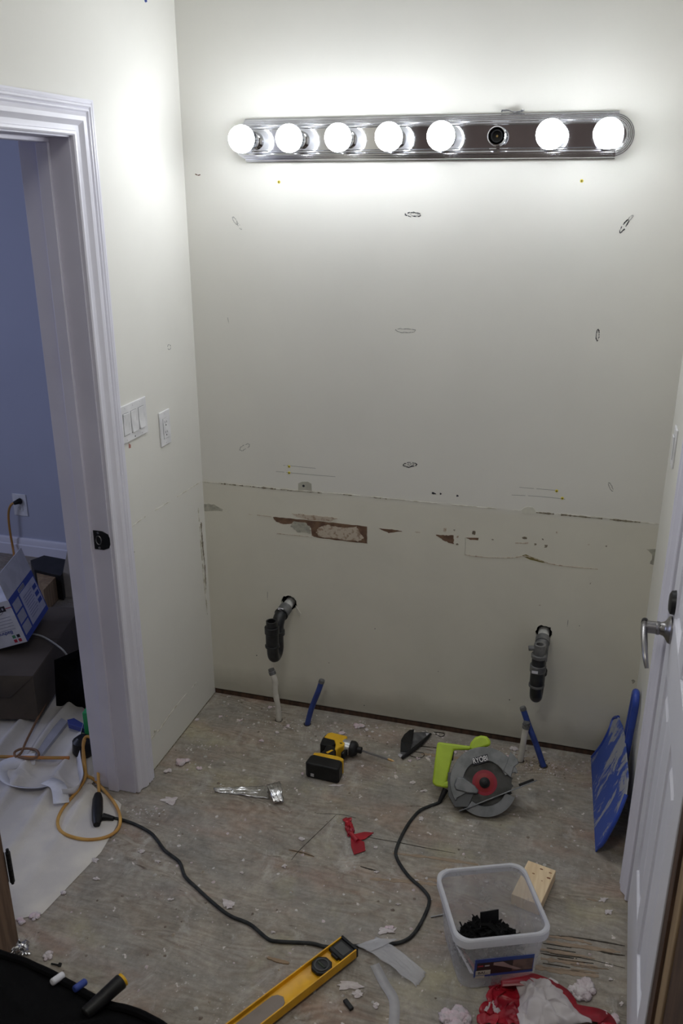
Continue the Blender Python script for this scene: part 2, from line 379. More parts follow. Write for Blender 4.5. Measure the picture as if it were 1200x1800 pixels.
wall_back = struct(slab_with_holes(-.01, W+.01, .022, H+.01, hp, 0, .013).build('wall_back', M_WALLB, origin=(0,0,0), smooth=False, fix=False))
cav.build('cavity_shade_panel', mat('cavity_shade_black',(.012,.012,.012),1.), wall_back)  # near-black panel: shade inside the wall painted into its colour
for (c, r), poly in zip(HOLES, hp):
    b = MB(); n_ = len(poly); b.add([(p[0], .0135, p[1]) for p in poly]+[(c.x+(p[0]-c.x)*1.25, .085, c.z+(p[1]-c.z)*1.25) for p in poly], [(i, (i+1)%n_, n_+(i+1)%n_, n_+i) for i in range(n_)]); b.build('hole_shade_sleeve', MATS['cavity_shade_black'], wall_back)  # added sleeve, darkness of the hole put into its colour
b = MB(); b.bx((0, .004, 0), (W, .10, .0218)); struct(b.build('trim_1', M_DARKWOOD, origin=(0,0,0)))
# ---- floor: subfloor in sheets
b = MB(); b.bx((-3.2, NEAR, -.05), (1.9, 1.12, -.012)); floor = struct(b.build('floor', M_FLINE, origin=(0,0,0)))
for (x0, x1, y0, y1) in ((-.15, W+.12, NEAR+.0, 0.1), (-3.2, -.152, NEAR, -.2), (-3.2, -.152, -.197, 1.12)):
    b = MB(); b.bx((x0, y0, -.0125), (x1, y1, 0)); b.build('plywood_sheet', M_PLY, floor)
b = MB(); b.bx((-3.2, NEAR, H), (1.9, 1.12, H+.1)); struct(b.build('ceiling', M_CEIL, origin=(0,0,0)))
# ---- left wall with the doorway
DY0, DY1, DT = -1.285, -.645, 2.02
YZ = Matrix(((0,0,1,0),(1,0,0,0),(0,1,0,0),(0,0,0,1)))        # local XY -> world YZ, local Z -> +X
b = MB(); b.prism([(.0,.004),(.0,H),(NEAR,H),(NEAR,.004),(DY0-.02,.004),(DY0-.02,DT+.02),(DY1+.02,DT+.02),(DY1+.02,.004)], -.15, 0, YZ)
wall_left = struct(b.build('wall_left', M_WALLL, origin=(0,0,0), smooth=False))
# ---- jambs and stop
b = MB(); b.bx((-.152, DY1, 0.002), (.0, DY1+.02, DT)); b.bx((-.152, DY0, DT), (0, DY1+.02, DT+.02)); struct(b.build('trim_2', M_JAMB, origin=(0,0,0), bevel=.001))
b = MB(); b.bx((-.095, DY1-.011, .002), (-.058, DY1, DT-.011)); b.bx((-.095, DY0, DT-.011), (-.058, DY1, DT)); struct(b.build('trim_3', M_JAMB, origin=(0,0,0), bevel=.002))
b = MB(); b.bx((-.15, DY0-.02, 0.001), (.002, DY0+.006, DT)); b.bx((.0003, DY0-.12, 0.001), (.004, DY0+.004, DT)); post = struct(b.build('trim_4', M_BROWNWOOD, origin=(0,0,0), bevel=.002))
# hinge on that bare jamb
hg = struct(MB().bx((-.032, DY0+.006, .205), (.001, DY0+.0085, .30)).build('hinge_leaf', M_BLACK, post)); del hg['kind']
b = MB()
for k in range(5): b.cyl((.009, DY0+.011, .205+.0195*k), (.009, DY0+.011, .222+.0195*k), .0065, n=12)
b.cyl((.009, DY0+.011, .198), (.009, DY0+.011, .31), .004, n=10); b.build('hinge_knuckle', M_BLACK, post)
# ---- casing (moulded) round the left doorway: far leg and head
PROF = [(0,0),(0,.010),(.004,.013),(.010,.013),(.012,.0105),(.016,.011),(.024,.0125),(.030,.0165),(.036,.0215),(.046,.0235),(.052,.021),(.056,.019),
        (.060,.0235),(.063,.0235),(.066,.0205),(.071,.0245),(.075,.0245),(.078,.021),(.083,.023),(.0875,.023),(.0885,.018),(.089,0)]
def cs(i, w_, t):
    return {0: (t, DY1+.004+w_, .004), 1: (t, DY1+.004+w_, DT+.004+w_), 2: (t, DY0-.10, DT+.004+w_)}[i]
b = MB(); b.sweep([0,1,2], PROF, cs); struct(b.build('trim_5', M_TRIM, origin=(0,0,0), angle=20))
# black strike plate on the jamb
b = MB(); z0 = .914
sp = [(-.053,z0-.030),(-.022,z0-.030),(-.004,z0-.022),(.001,z0-.010),(.001,z0+.010),(-.004,z0+.022),(-.022,z0+.030),(-.053,z0+.030)]
b.prism(sp, -DY1-.0, -DY1+.002, XZ)
st = thing('strike_plate', 'black metal strike plate on the jamb of the left doorway', 'strike plate', (0,0,0))
b.build('plate', M_BLACK, st)
b = MB(); ring = [(-.036+.009*math.cos(a), z0+.014*math.sin(a)) for a in [2*math.pi*i/16 for i in range(16)]]
b.tube([(x, DY1-.003, z) for x, z in ring], .0018, 6, closed=True)
b.build('latch_recess', mat('worn_steel', (.22,.22,.22), .35, .9), st)
for dz in (-.024, .024): MB().cyl((-.036, DY1-.001, z0+dz), (-.036, DY1-.0035, z0+dz), .004, n=10).build('screw', M_STEEL, st)
# ---- right wall with closed door
RY0, RY1, RTOP = -1.362, -.676, 2.02
b = MB(); b.prism([(.0,.004),(.0,H),(NEAR,H),(NEAR,.004),(RY0-.02,.004),(RY0-.02,RTOP+.02),(RY1+.02,RTOP+.02),(RY1+.02,.004)], W, W+.12, YZ)
wall_right = struct(b.build('wall_right', M_WALLL, origin=(0,0,0), smooth=False))
b = MB(); b.bx((W, RY1, .002), (W+.12, RY1+.02, RTOP)); b.bx((W, RY0, RTOP), (W+.12, RY1, RTOP+.02)); struct(b.build('trim_6', M_JAMB, origin=(0,0,0)))
def cr(i, w_, t):
    return {0: (W-t*1.12, RY1+.004+w_*.9, .004), 1: (W-t*1.12, RY1+.004+w_*.9, RTOP+.004+w_*.9), 2: (W-t*1.12, RY0-.09, RTOP+.004+w_*.9)}[i]
b = MB(); b.sweep([0,1,2], PROF, cr); struct(b.build('trim_7', M_TRIM, origin=(0,0,0), angle=20))
b = MB(); b.bx((W-.018, RY0-.045, .002), (W+.12, RY0, RTOP)); struct(b.build('trim_8', M_DARKWOOD, origin=(0,0,0)))
b = MB(); b.bx((W-.012, RY0-.105, .002), (W+.02, RY0-.0455, RTOP)); struct(b.build('trim_9', M_TANWOOD, origin=(0,0,0), bevel=.003))
b = MB(); b.bx((W-.008, NEAR+.01, .002), (W-.0005, RY0-.106, 1.1)); struct(b.build('trim_10', M_DARKWOOD, origin=(0,0,0)))
# door leaf, panelled; built along local X from the far edge
DW, DH, DTK = .674, 2.0, .035
door = bpy.data.objects.new('door_1', None); COL.objects.link(door); struct(door)
door.location = (1.572, -.681, .008); door.rotation_euler = (0, 0, math.atan2(-.674, -.014))
# local x runs along the leaf towards the camera, local y across (room side is -y)
b = MB(); T = (0, DTK)
stile, rails = .105, [(0,.21),(.80,.95),(1.52,1.64),(1.90,2.0)]
mid = (DW/2-.05, DW/2+.05)
for a, c in ((0,stile),(DW-stile,DW)): b.bx((a,DTK,0),(c,0,DH))
for a, c in rails: b.bx((stile,DTK,a),(DW-stile,0,c))
for i in range(3): b.bx((mid[0],DTK,rails[i][1]),(mid[1],0,rails[i+1][0]))
door_y = -1  # leaf body lies on the wall side
fr = b.build('door_frame', M_DOOR, door, bevel=.0015)
for (xa, xb) in ((stile, mid[0]), (mid[1], DW-stile)):
    for i in range(3):
        za, zb = rails[i][1], rails[i+1][0]
        b = MB()
        for s0, (ya, yb) in ((1, (DTK/2, .002)), (-1, (DTK/2, DTK-.002))):
            e = .045
            o_ = [(xa,ya*1.0,za),(xb,ya,za),(xb,ya,zb),(xa,ya,zb)]
            ys = yb if s0 > 0 else yb
            yl = ya + (ys-ya)*.25
            q = lambda d, y: [(xa+d,y,za+d),(xb-d,y,za+d),(xb-d,y,zb-d),(xa+d,y,zb-d)]
            vs = q(0, yl + (ys-ya)*.5) + q(.012, yl) + q(.02, yl) + q(e, ys)
            fs = [(k*4+j, k*4+(j+1)%4, (k+1)*4+(j+1)%4, (k+1)*4+j) for k in range(3) for j in range(4)] + [(12,13,14,15)]
            b.add(vs, fs)
        b.build('door_panel', M_DOOR, door, angle=10)
# lever handle
lv = MB(); m0 = Matrix.Translation((.072, 0, .905-.008))
dirr = Matrix.Rotation(R(90), 4, 'X')   # local z -> +y ... room side
b = MB(); b.M = Matrix.Translation((.075, 0, .905)) @ dirr
b.lathe([(.034,0),(.034,.004),(.031,.008),(.022,.013),(.017,.018),(.015,.026),(.0165,.028),(.0165,.033),(.0150,.035),(.0150,.056),(.012,.058)], 24)
ha = b.build('door_handle', mat('satin_gunmetal',(.30,.29,.29),.28,1.0), door)
b = MB(); pts = smoothpath([(x_,-y_,z_) for x_,y_,z_ in [(.050,.060,.905),(.070,.062,.907),(.090,.062,.903),(.125,.060,.890),(.155,.056,.868),(.172,.050,.846)]], 6)
b.tube(pts, .0062, 12, rf=lambda t: .75+.5*math.sin(math.pi*min(1,t*.9+.1)))
b.build('lever', MATS['satin_gunmetal'], ha)
b = MB(); b.cyl((.058,-.060,.905),(.045,-.060,.906),.009,.0075,16); b.build('lever_end', M_BLACK, ha)
# blanked lock rose behind the handle
b = MB(); b.M = Matrix.Translation((.072, 0, .975)) @ dirr; b.lathe([(.030,0),(.028,.010),(.020,.014)], 20); b.build('lock_rose', M_BLACK, door)
# near wall and far room
b = MB(); b.bx((-.15, NEAR-.1, 0), (W+.12, NEAR, H)); struct(b.build('wall_near', painted_wall('dark_taupe_wall', (.13,.10,.10)), origin=(0,0,0)))
b = MB(); b.bx((-3.2, 1.0, .09), (-.0, 1.12, H)); b.bx((-3.2,1.003,0),(-0.,1.12,.09)); wall_far = struct(b.build('wall_far', M_BLUEWALL, origin=(0,0,0)))
b = MB(); b.bx((-3.3, NEAR, 0), (-3.2, 1.12, H)); struct(b.build('wall_outer', M_BLUEWALL, origin=(0,0,0)))
b = MB(); b.bx((-3.2, NEAR-.1, 0), (-.15, NEAR, H)); struct(b.build('wall_rear', M_BLUEWALL, origin=(0,0,0)))
b = MB(); b.bx((-.15, .0, 0), (-.001, 1.0, H)); struct(b.build('wall_side', M_BLUEWALL, origin=(0,0,0)))
b = MB(); b.prism([(1.0,0),(1.0,.10),(.992,.10),(.987,.09),(.985,.065),(.980,.06),(.980,0)], -3.2, -.15, YZ); struct(b.build('baseboard_far', M_TRIM, origin=(0,0,0)))

# ================================================================= WALL DAMAGE AND MARKS (parts of the walls)
def wpoly(name, pts, m, parent=wall_back, t=.0012, plane=BK, base=.0):
    if plane is BK: P = [BK(*p) for p in pts]; poly = [(p.x, p.z) for p in P]; MM = XZ
    else: P = [LF(*p) for p in pts]; poly = [(p.y, p.z) for p in P]; MM = YZ
    b = MB(); b.prism(poly, base, base+t, MM); return b.build(name, m, parent, smooth=False)
def z7(pts): return [(340+x/2.727, 780+y/2.727) for x, y in pts]
def z8(pts): return [(740+x/2.609, 780+y/2.609) for x, y in pts]
def rough(pts, k=4, amp=.8, seed=1):
    rnd = random.Random(seed); out = []
    for i in range(len(pts)):
        a, c = pts[i], pts[(i+1)%len(pts)]
        for j in range(k):
            t = j/k; out.append((a[0]+(c[0]-a[0])*t+rnd.uniform(-amp,amp), a[1]+(c[1]-a[1])*t+rnd.uniform(-amp,amp)*.6))
    return out
wpoly('torn_paper', rough(z7([(378,350),(480,360),(560,368),(690,380),(832,397),(830,478),(770,472),(590,450),(568,440),(565,405),(530,388),(470,384),(430,386),(395,372)]), 6, .75, 2), M_TORN, t=.0006)
wpoly('gypsum_pulp', rough(z7([(600,402),(640,388),(700,402),(780,398),(800,430),(815,452),(790,468),(700,458),(600,444),(588,424)]), 6, 1.3, 3), M_PULP, t=.0012)
wpoly('gypsum_pulp', rough(z7([(480,370),(540,380),(560,402),(562,430),(500,424),(465,398)]), 6, 1.2, 5), M_SCUFF, t=.0009)
wpoly('gypsum_pulp', rough(z7([(470,335),(520,337),(640,350),(690,357),(660,372),(560,366),(500,352)]), 6, 1.1, 4), M_PULP, t=.0009)
wpoly('torn_paper', rough(z7([(885,405),(950,410),(1003,420),(935,427)]), 6, .9, 6), M_TORN, t=.0006)
wpoly('torn_paper', rough(z7([(1060,421),(1085,423),(1088,426),(1065,426)]), 2, .3, 6), M_PULP, t=.0006)
wpoly('torn_paper', rough(z8([(68,418),(110,420),(150,420),(150,460),(120,452),(90,435)]), 6, 1.1, 7), M_TORN, t=.0006)
wpoly('scuff', rough(z8([(205,430),(262,432),(262,442),(225,440)]), 3, .6, 8), M_TORN, t=.0006)
for k, (x, y, a, c) in enumerate([(108,395,7,10),(153,397,3,4),(240,408,7,8),(167,427,6,4),(166,460,5,4),(475,432,11,5),(460,456,30,3),(522,461,5,4),(573,470,7,5),(622,407,4,4),(327,440,3,3),(558,438,3,3),(767,462,3,3),(848,470,3,3),(775,640,3,3),(545,740,3,3)]):
    wpoly('scuff', rough(z8([(x-a,y-c),(x+a,y-c),(x+a,y+c),(x-a,y+c)]), 3, 1.1, 20+k), M_CRACK if k % 3 else M_PULP, t=.0005)
wpoly('scuff', rough(z8([(462,512),(480,508),(520,524),(580,545),(560,546),(500,532)]), 3, .4, 9), mat('moss_stain', (.20,.17,.06), .95), t=.0006)
wpoly('scuff', rough(z7([(48,290),(70,288),(95,292),(140,315),(138,322),(60,324),(48,318)]), 3, 1.0, 10), M_SCUFF, t=.0005)
wpoly('scuff', rough(z8([(1032,484),(1080,482),(1082,500),(1070,556),(1048,550),(1060,510)]), 4, 1.2, 11), M_SCUFF, t=.0006)
wpoly('scuff', rough([(1109,1196),(1113,1194),(1117,1198),(1112,1202)], 3, .8, 12), M_SCUFF, t=.0006)
wpoly('plaster_patch', z7([(502,190),(520,182),(548,182),(565,192),(567,226),(535,222),(502,222)]), mat('grey_patch', (.50,.49,.42), .9), t=.0008)
pp = z8([(460,303),(470,293),(490,288),(512,291),(526,308),(522,320),(466,320)])
wpoly('plaster_patch', pp, mat('cream_patch', (.72,.71,.62), .9), t=.0012)
def ribbon(name, pts, wd, m, parent=wall_back, plane=BK, t=.001, gap=0., seed=0, wob=.0, k=8):
    rnd = random.Random(seed); P = smoothpath([plane(*p) for p in pts], k); b = MB(); off = Vector((0,-t,0)) if plane is BK else Vector((t,0,0))
    off2 = off*.0
    for i in range(len(P)-1):
        if .5+.9*noise.noise(Vector((i*.22+seed*7.3, seed, .5)))+rnd.uniform(-.12,.12) < gap: continue
        a, c = P[i], P[i+1]; d = (c-a).normalized(); sd = d.cross(off.normalized())*wd*max(.12,.5+wob*1.1*noise.noise(Vector((i*.45, seed*3.1, 2)))+wob*rnd.uniform(-.12,.12))
        vs = [a-sd, a+sd, c+sd, c-sd]; b.add(vs+[v+off for v in vs], [(0,3,2,1),(4,5,6,7),(0,1,5,4),(1,2,6,5),(2,3,7,6),(3,0,4,7)])
    return b.build(name, m, parent, smooth=False)
seam = [(385,849),(500,860),(620,870),(740,882),(860,893),(930,899),(1040,908),(1163,922)]
ribbon('caulk_seam', [(352,847),(370,848)]+seam, .0022, M_CAULK, wob=.6, seed=1, k=30, gap=.15)
ribbon('wall_crack', [(388,850),(420,853),(460,857),(500,861)], .0026, M_CRACK, wob=1.2, seed=2, k=20, gap=.35, t=.0014)
ribbon('wall_crack', [(505,862),(600,869),(680,877)], .0016, M_CRACK, wob=1.2, seed=3, k=30, gap=.6, t=.0014)
ribbon('wall_crack', [(935,900),(990,905),(1050,911),(1125,918)], .0030, M_CRACK, wob=1.0, seed=4, k=26, gap=.3, t=.0014)
ribbon('wall_crack', z8([(202,430),(203,470),(200,508)]), .0012, M_SCUFF, seed=5)
ribbon('wall_crack', z8([(200,508),(260,517),(340,522),(420,522),(475,515),(530,530),(600,552),(700,565),(810,575)]), .0022, M_PULP, wob=.8, seed=6, k=12)
ribbon('wall_crack', z7([(265,338),(320,343),(378,350)]), .0022, M_PULP, wob=.8, seed=7, gap=.3)
ribbon('wall_crack', z7([(400,430),(470,437),(570,447)]), .0018, M_PULP, wob=.8, seed=8, gap=.2)
ribbon('wall_crack', z7([(832,400),(833,480)]), .001, M_SCUFF, seed=9)
ribbon('wall_crack', [(1160,920),(1152,985),(1143,1060),(1138,1100)], .003, M_CAULK, wob=.9, seed=10, gap=.2, k=12)
for s in (z7([(430,104),(455,105),(585,118)]), z7([(395,133),(455,138),(560,148),(680,158)]), z8([(450,200),(540,207),(620,214)]), z8([(415,235),(500,239),(570,244),(660,254)])):
    ribbon('pencil_line', s, .0011, M_PENCIL, t=.0003)
ribbon('pencil_line', [(470,1040),(470,1054)], .0014, M_PENCIL, t=.0003); ribbon('pencil_line', [(998,1090),(997,1101)], .0016, M_PENCIL, t=.0003)
for s in ([(757,866),(766,868)],[(772,868),(776,868)],[(801,871),(806,872)]): ribbon('paint_speck', s, .005, M_INKK, t=.0004, wob=.8, seed=4)
# faint stud adhesive scars: broken dark outlines
def scar(cx, cy, a, bb, ang, m, seed, gap=.35, wd=.0024):
    rnd = random.Random(seed); pts = []
    for i in range(26):
        t = 2*math.pi*i/26; x = a*math.cos(t)*(1+rnd.uniform(-.12,.12)); y = bb*math.sin(t)*(1+rnd.uniform(-.25,.25))
        pts.append((cx+x*math.cos(ang)-y*math.sin(ang), cy+x*math.sin(ang)+y*math.cos(ang)))
    ribbon('adhesive_scar', pts+[pts[0]], wd, m, seed=seed, gap=gap*.7, wob=.5, k=3, t=.0005)
GREYS = mat('grey_scar', (.42,.42,.40), .9)
scar(725,377,14,3.6,R(4),M_INKK,1); scar(720,817,12,3.6,R(-3),M_INKK,2,.2); scar(713,581,17,3.4,R(2),GREYS,3,.1,.002)
scar(1097,397,14,3,R(-56),M_INKK,4,.3); scar(1108,383,6,2,R(-50),GREYS,5,.4,.002); scar(1050,589,10,2.4,R(95),M_INKK,6,.45,.002); scar(413,388,8,2.4,R(60),GREYS,7,.1,.002)
scar(420,397,8,1.5,R(58),GREYS,8,.5,.0014); scar(430,786,10,4,R(-30),GREYS,9,.1,.0024); scar(1073,856,8,2.4,R(65),M_PENCIL,10,.2,.0016)
ribbon('paint_speck', [(343,306),(348,308),(352,307)], .003, M_TORN, t=.0005); ribbon('paint_speck', [(400,558),(402,568)], .002, GREYS, t=.0005)
scar(728,377,7,2,R(0),GREYS,17,.3,.0016); scar(722,817,6,1.8,R(0),M_INKK,18,.4,.0014)
# wall anchors
def anchor(px, py, k):
    c = BK(px, py); b = MB(); b.cyl(c, c+Vector((0,-.002,0)), .0048, .0042, 12)
    a = b.build('wall_anchor', M_ANCHOR, wall_back)
    MB().cyl(c+Vector((0,-.0018,0)), c+Vector((0,-.0025,0)), .002, n=8).build('anchor_hole', M_INKK, a)
for k, p in enumerate([(490,320),(1022,318),(508,820),(508,831),(978,863),(988,876)]): anchor(*p, k)
MB().cyl(BK(533.5,854)+Vector((0,-.0005,0)), BK(533.5,854)+Vector((0,-.0015,0)), .0045, n=12).build('drill_hole', M_INKK, wall_back)
for (x, y) in ((659,1105),(578,1165),(451,1152),(1018,1100),(895,1230),(863,1294),(586,1249),(472,1229),(770,1180),(640,1240)):
    c = BK(x, y); MB().cyl(c, c+Vector((0,-.001,0)), random.uniform(.0012,.0028), n=7).build('nail_hole', M_INKK, wall_back)
# paper tab torn off at the left pipe hole
b = MB(); b.prism([(p.x,p.z) for p in (BK(520,1064), BK(529,1078), BK(527,1084), BK(522,1076))], .0, .004, XZ); b.build('paper_tab', mat('tab_paper',(.70,.68,.60),.9), wall_back)
# left wall
ribbon('caulk_seam', [(217,937),(255,908),(300,880),(352,847)], .0022, M_CAULK, wall_left, LF, seed=11, wob=.9, k=20, gap=.15)
ribbon('wall_crack', [(222,980),(236,970)], .003, M_SCUFF, wall_left, LF, seed=12, wob=1)
ribbon('wall_crack', [(217,1000),(225,993),(229,994),(228,1012)], .0024, M_PULP, wall_left, LF, seed=13, wob=1)
ribbon('wall_crack', [(353,918),(356,960),(360,1000),(361,1042)], .007, M_CRACK, wall_left, LF, seed=14, wob=.9, k=12)
ribbon('caulk_seam', [(348,893),(351,930),(355,985),(361,1045),(364,1080)], .005, M_CAULK, wall_left, LF, seed=15, wob=.9, k=10, gap=.1, t=.002)
ribbon('wall_crack', [(252,1203),(254,1220),(254,1232)], .003, M_TORN, wall_left, LF, seed=16, wob=1)
ribbon('caulk_seam', [(262,1305),(275,1290),(310,1240),(345,1200)], .003, M_CAULK, wall_left, LF, seed=17, wob=.9, k=16, gap=.1)
ribbon('caulk_seam', [(256,1307),(264,1300),(270,1292),(272,1284),(276,1285)], .008, M_CAULK, wall_left, LF, seed=18, wob=1, k=8, t=.003)
ribbon('wall_crack', [(254,1305),(257,1312)], .010, mat('rusty_wood',(.42,.16,.07),.9), wall_left, LF, seed=19)
wpoly('drill_hole', rough([(256,1277),(258.5,1279),(258,1287),(256,1286)],2,.2,3), M_INKK, wall_left, .001, LF)
wpoly('paint_speck', rough([(226,779),(229.5,782),(230,787),(226,788)],2,.3,3), mat('pink_stain',(.50,.22,.18),.9), wall_left, .0006, LF)
scar_l = [(297+3*math.cos(a)*.9, 610+4.5*math.sin(a)) for a in [i*.5 for i in range(13)]]
ribbon('nail_hole', scar_l, .002, GREYS, wall_left, LF, seed=1, gap=.2, k=2)
ribbon('paint_speck', [(254,-2),(255,2),(258,1)], .006, M_INKB, wall_left, LF, seed=2, t=.0006)
b = MB(); b.bx((0.0, DY1+.1, .0), (.0012, -.002, .0045)); b.build('floor_gap', M_CRACK, wall_left)

# ================================================================= VANITY LIGHT
LX0, LX1, LZ = .176, 1.376, 2.037
vl = thing('vanity_light', 'chrome strip light with eight sockets and seven lit round bulbs on the wall', 'wall light', (LX0, 0, LZ))
L_ = LX1-LX0
# end caps and back body: stepped stadium
b = MB(); steps = [(.056,.0,.006),(.052,.006,.012),(.047,.012,.016),(.043,.016,.021),(.038,.021,.0235)]
def stadium(r, x0, x1, n=16):
    return [(x1+r*math.sin(math.pi*i/n), -r*math.cos(math.pi*i/n)) for i in range(n+1)] + [(x0-r*math.sin(math.pi*i/n), r*math.cos(math.pi*i/n)) for i in range(n+1)]
for r, h0, h1 in steps: b.prism(stadium(r, .056, L_-.056), h0, h1, XZ)
b.build('back_plate', mat('frosty_chrome', (.80,.81,.84), .16, 1.0), vl, bevel=.0012)
b = MB(); b.prism(stadium(.031, .052, L_-.052), .0235, .0255, XZ); b.build('mirror_strip', M_CHROME, vl, bevel=.0008)
# top and bottom ridged rails, longer and prouder than the ends
def railprof(s):
    p = [(.030,.022),(.030,.030),(.033,.033),(.036,.033),(.038,.030),(.041,.031),(.043,.029),(.046,.029),(.048,.024),(.051,.024),(.053,.018),(.057,.018),(.060,.010),(.0615,.010),(.0615,.0),(.030,.0)]
    return [(-y, s*z) for z, y in p]
XM = Matrix(((0,0,1,0),(1,0,0,0),(0,1,0,0),(0,0,0,1)))   # local XY -> YZ, z -> X
for s in (1,-1):
    b = MB(); b.prism(railprof(s), .045, L_-.047, XM); b.build('rail', M_CHROMED if s > 0 else mat('rail_chrome', (.80,.81,.84), .12, 1.0), vl, angle=15)
for k in range(8):
    x = .070+k*(L_-.140)/7
    b = MB(); b.M = Matrix.Translation((x, 0, 0)) @ XZ
    b.lathe([(.0275,.0255),(.0275,.030),(.025,.033),(.025,.058),(.0262,.060),(.0262,.064),(.0235,.066),(.0225,.066),(.0195,.050),(.0150,.044),(.0150,.040)], 28)
    so = b.build('socket', M_CHROME, vl)
    if k == 5:
        b = MB(); b.M = Matrix.Translation((x, 0, 0)) @ XZ; b.lathe([(.017,.0435),(.017,.060),(.014,.060),(.013,.046),(.004,.045)], 20); b.build('empty_socket_core', M_BLACK, so)
        b = MB(); b.M = Matrix.Translation((x, 0, 0)) @ XZ; b.lathe([(.0038,.046),(.003,.050)], 10); b.build('contact', mat('brass',(.6,.45,.2),.3,1.), so)
        continue
    rb = .0395; c0 = .104
    AB = 80
    prof = [(rb*math.sin(t), c0-rb*math.cos(t)) for t in [R(AB+i*(180-AB)/16) for i in range(17)]]
    prof[-1] = (.0005, c0+rb); b = MB(); b.M = Matrix.Translation((x, 0, 0)) @ XZ; b.lathe(prof, 32, None, False); bu = b.build('bulb', M_BULB, vl)
    prof = [(.0135,.052),(.0145,.060)]+[(rb*math.sin(t), c0-rb*math.cos(t)) for t in [R(24+i*(AB-24)/7) for i in range(8)]]
    b = MB(); b.M = Matrix.Translation((x, 0, 0)) @ XZ; b.lathe(prof, 32, None, False); b.build('bulb_base', mat('white_bulb_plastic',(.86,.86,.88),.3), bu)
def crumple(name, poly, m, label, cat, z=0., amp=.004, n=14, seed=1, group=None, thick=.0004, lift=.003, plane=F, curl=None, parent=None, solid=True, hf=1., ang=25):
    """a thin crumpled sheet: quad (four corners on its plane) with noise"""
    P = [plane(*p) if not isinstance(p, Vector) else p for p in poly]
    def f(u, v):
        p = (P[0]*(1-u)+P[1]*u)*(1-v)+(P[3]*(1-u)+P[2]*u)*v
        q = noise.noise(Vector((u*5+seed*3, v*5, seed)))*amp + abs(noise.noise(Vector((u*13, v*13+seed, 4))))*amp*.7*hf
        p = p+Vector((noise.noise(Vector((u*6, v*6, seed+9)))*amp, noise.noise(Vector((u*6+4, v*6, seed+5)))*amp, z+lift+abs(q)))
        if curl: p = p+curl(u, v)
        return p
    b = MB(); b.grid(f, n, n); o = b.build(name, m, parent, solid=thick, angle=ang)
    if parent is None: tag(o, label, cat, group)
    return o
# foil left on top of the strip
b = MB()
def ff(u, v):
    x = LX0+.83+u*.065; y = -.004-v*.022
    return Vector((x+.003*noise.noise(Vector((u*9,v*9,1))), y, LZ+.064+.006*abs(noise.noise(Vector((u*8,v*8,5))))+.002*v+.003*math.sin(u*7)))
b.grid(ff, 14, 6); tag(b.build('foil_scrap', M_FOIL, solid=.0005, angle=20), 'small crumpled foil scrap lying on top of the strip light', 'foil')

# ================================================================= SWITCHES AND OUTLETS
def wall_frame(px, py, x, nrm):   # matrix: local X along the wall, Y up, Z out of the wall
    pass
def plate(name, label, cat, c, wid, hei, out, along, kinds, group=None):
    o = thing(name, label, cat, c)
    mm = Matrix.Identity(4); z = Vector(out); xx = Vector(along); yy = Vector((0,0,1))
    for i in range(3): mm[i][0] = xx[i]; mm[i][1] = yy[i]; mm[i][2] = z[i]
    def mk(): b = MB(); b.M = mm; return b
    b = mk(); hw, hh = wid/2, hei/2
    b.prism([(-hw,-hh),(hw,-hh),(hw,hh),(-hw,hh)], 0, .0055, None); b.build('cover_plate', M_SWITCH, o, bevel=.0025, seg=3)
    n = len(kinds)
    for i, kd in enumerate(kinds):
        x = (i-(n-1)/2)*.046
        if kd in ('up', 'down'):
            b = mk(); b.box((x,0,.0056), (.0345,.068,.0012)); b.build('rocker_surround', mat('switch_shadow_gap',(.30,.30,.31),.6), o)
            s = 1 if kd == 'up' else -1
            b = mk(); w2, h2 = .0160, .0325
            za, zm, zb = (.0105, .0068, .0072) if s > 0 else (.0072, .0068, .0105)
            vs = [(x-w2,-h2,.005),(x+w2,-h2,.005),(x+w2,0,.005),(x-w2,0,.005),(x+w2,h2,.005),(x-w2,h2,.005),
                  (x-w2,-h2,zb),(x+w2,-h2,zb),(x+w2,0,zm),(x-w2,0,zm),(x+w2,h2,za),(x-w2,h2,za)]
            b.add(vs, [(0,3,2,1),(3,5,4,2),(6,7,8,9),(9,8,10,11),(0,1,7,6),(5,11,10,4),(1,2,8,7),(2,4,10,8),(0,6,9,3),(3,9,11,5)])
            b.build('rocker', M_SWITCH, o, bevel=.0008, angle=20)
        else:
            b = mk(); b.box((x,0,.0056), (.0345,.068,.0012)); b.build('outlet_surround', mat('switch_shadow_gap',(.30,.30,.31),.6), o)
            b = mk(); b.box((x,0,.0062), (.033,.0665,.0022)); ins = b.build('outlet_face', M_SWITCH, o, bevel=.0006)
            for zz in (.0165,-.0165):
                b = mk(); b.box((x-.0055,zz+.004,.0074),(.0016,.008,.0006)); b.box((x+.0055,zz+.004,.0074),(.0016,.0065,.0006))
                b.M = mm @ Matrix.Translation((x,zz-.006,.0072)); b.lathe([(.0026,0),(.0026,.0006)], 10); b.build('outlet_slot', M_INKK, ins)
        for s in (1,-1):
            b = mk(); b.M = mm @ Matrix.Translation((x, s*.0485, .0053)); b.lathe([(.003,0),(.0028,.0009),(.001,.0012)], 12)
            b.build('screw', M_STEEL if (i == 1 and s < 0) else M_SWITCH, o)
    return o
c = (LF(208,778)+LF(256,702))/2
plate('switch_plate', 'white triple rocker switch plate on the left wall beside the door casing', 'switch', (0, c.y, c.z), .163, .115, (1,0,0), (0,1,0), ['up','down','down'])
c2 = LF(288.5,752)
plate('outlet', 'white two socket outlet on the left wall right of the triple switch', 'outlet', (0, c2.y, c2.z), .070, .115, (1,0,0), (0,1,0), ['outlet'])
plate('switch_plate', 'white single switch plate seen edge-on on the right wall', 'switch', (W, -.16, 1.20), .070, .115, (-1,0,0), (0,-1,0), ['up'])
c3 = BK(36, 887, 1.0)
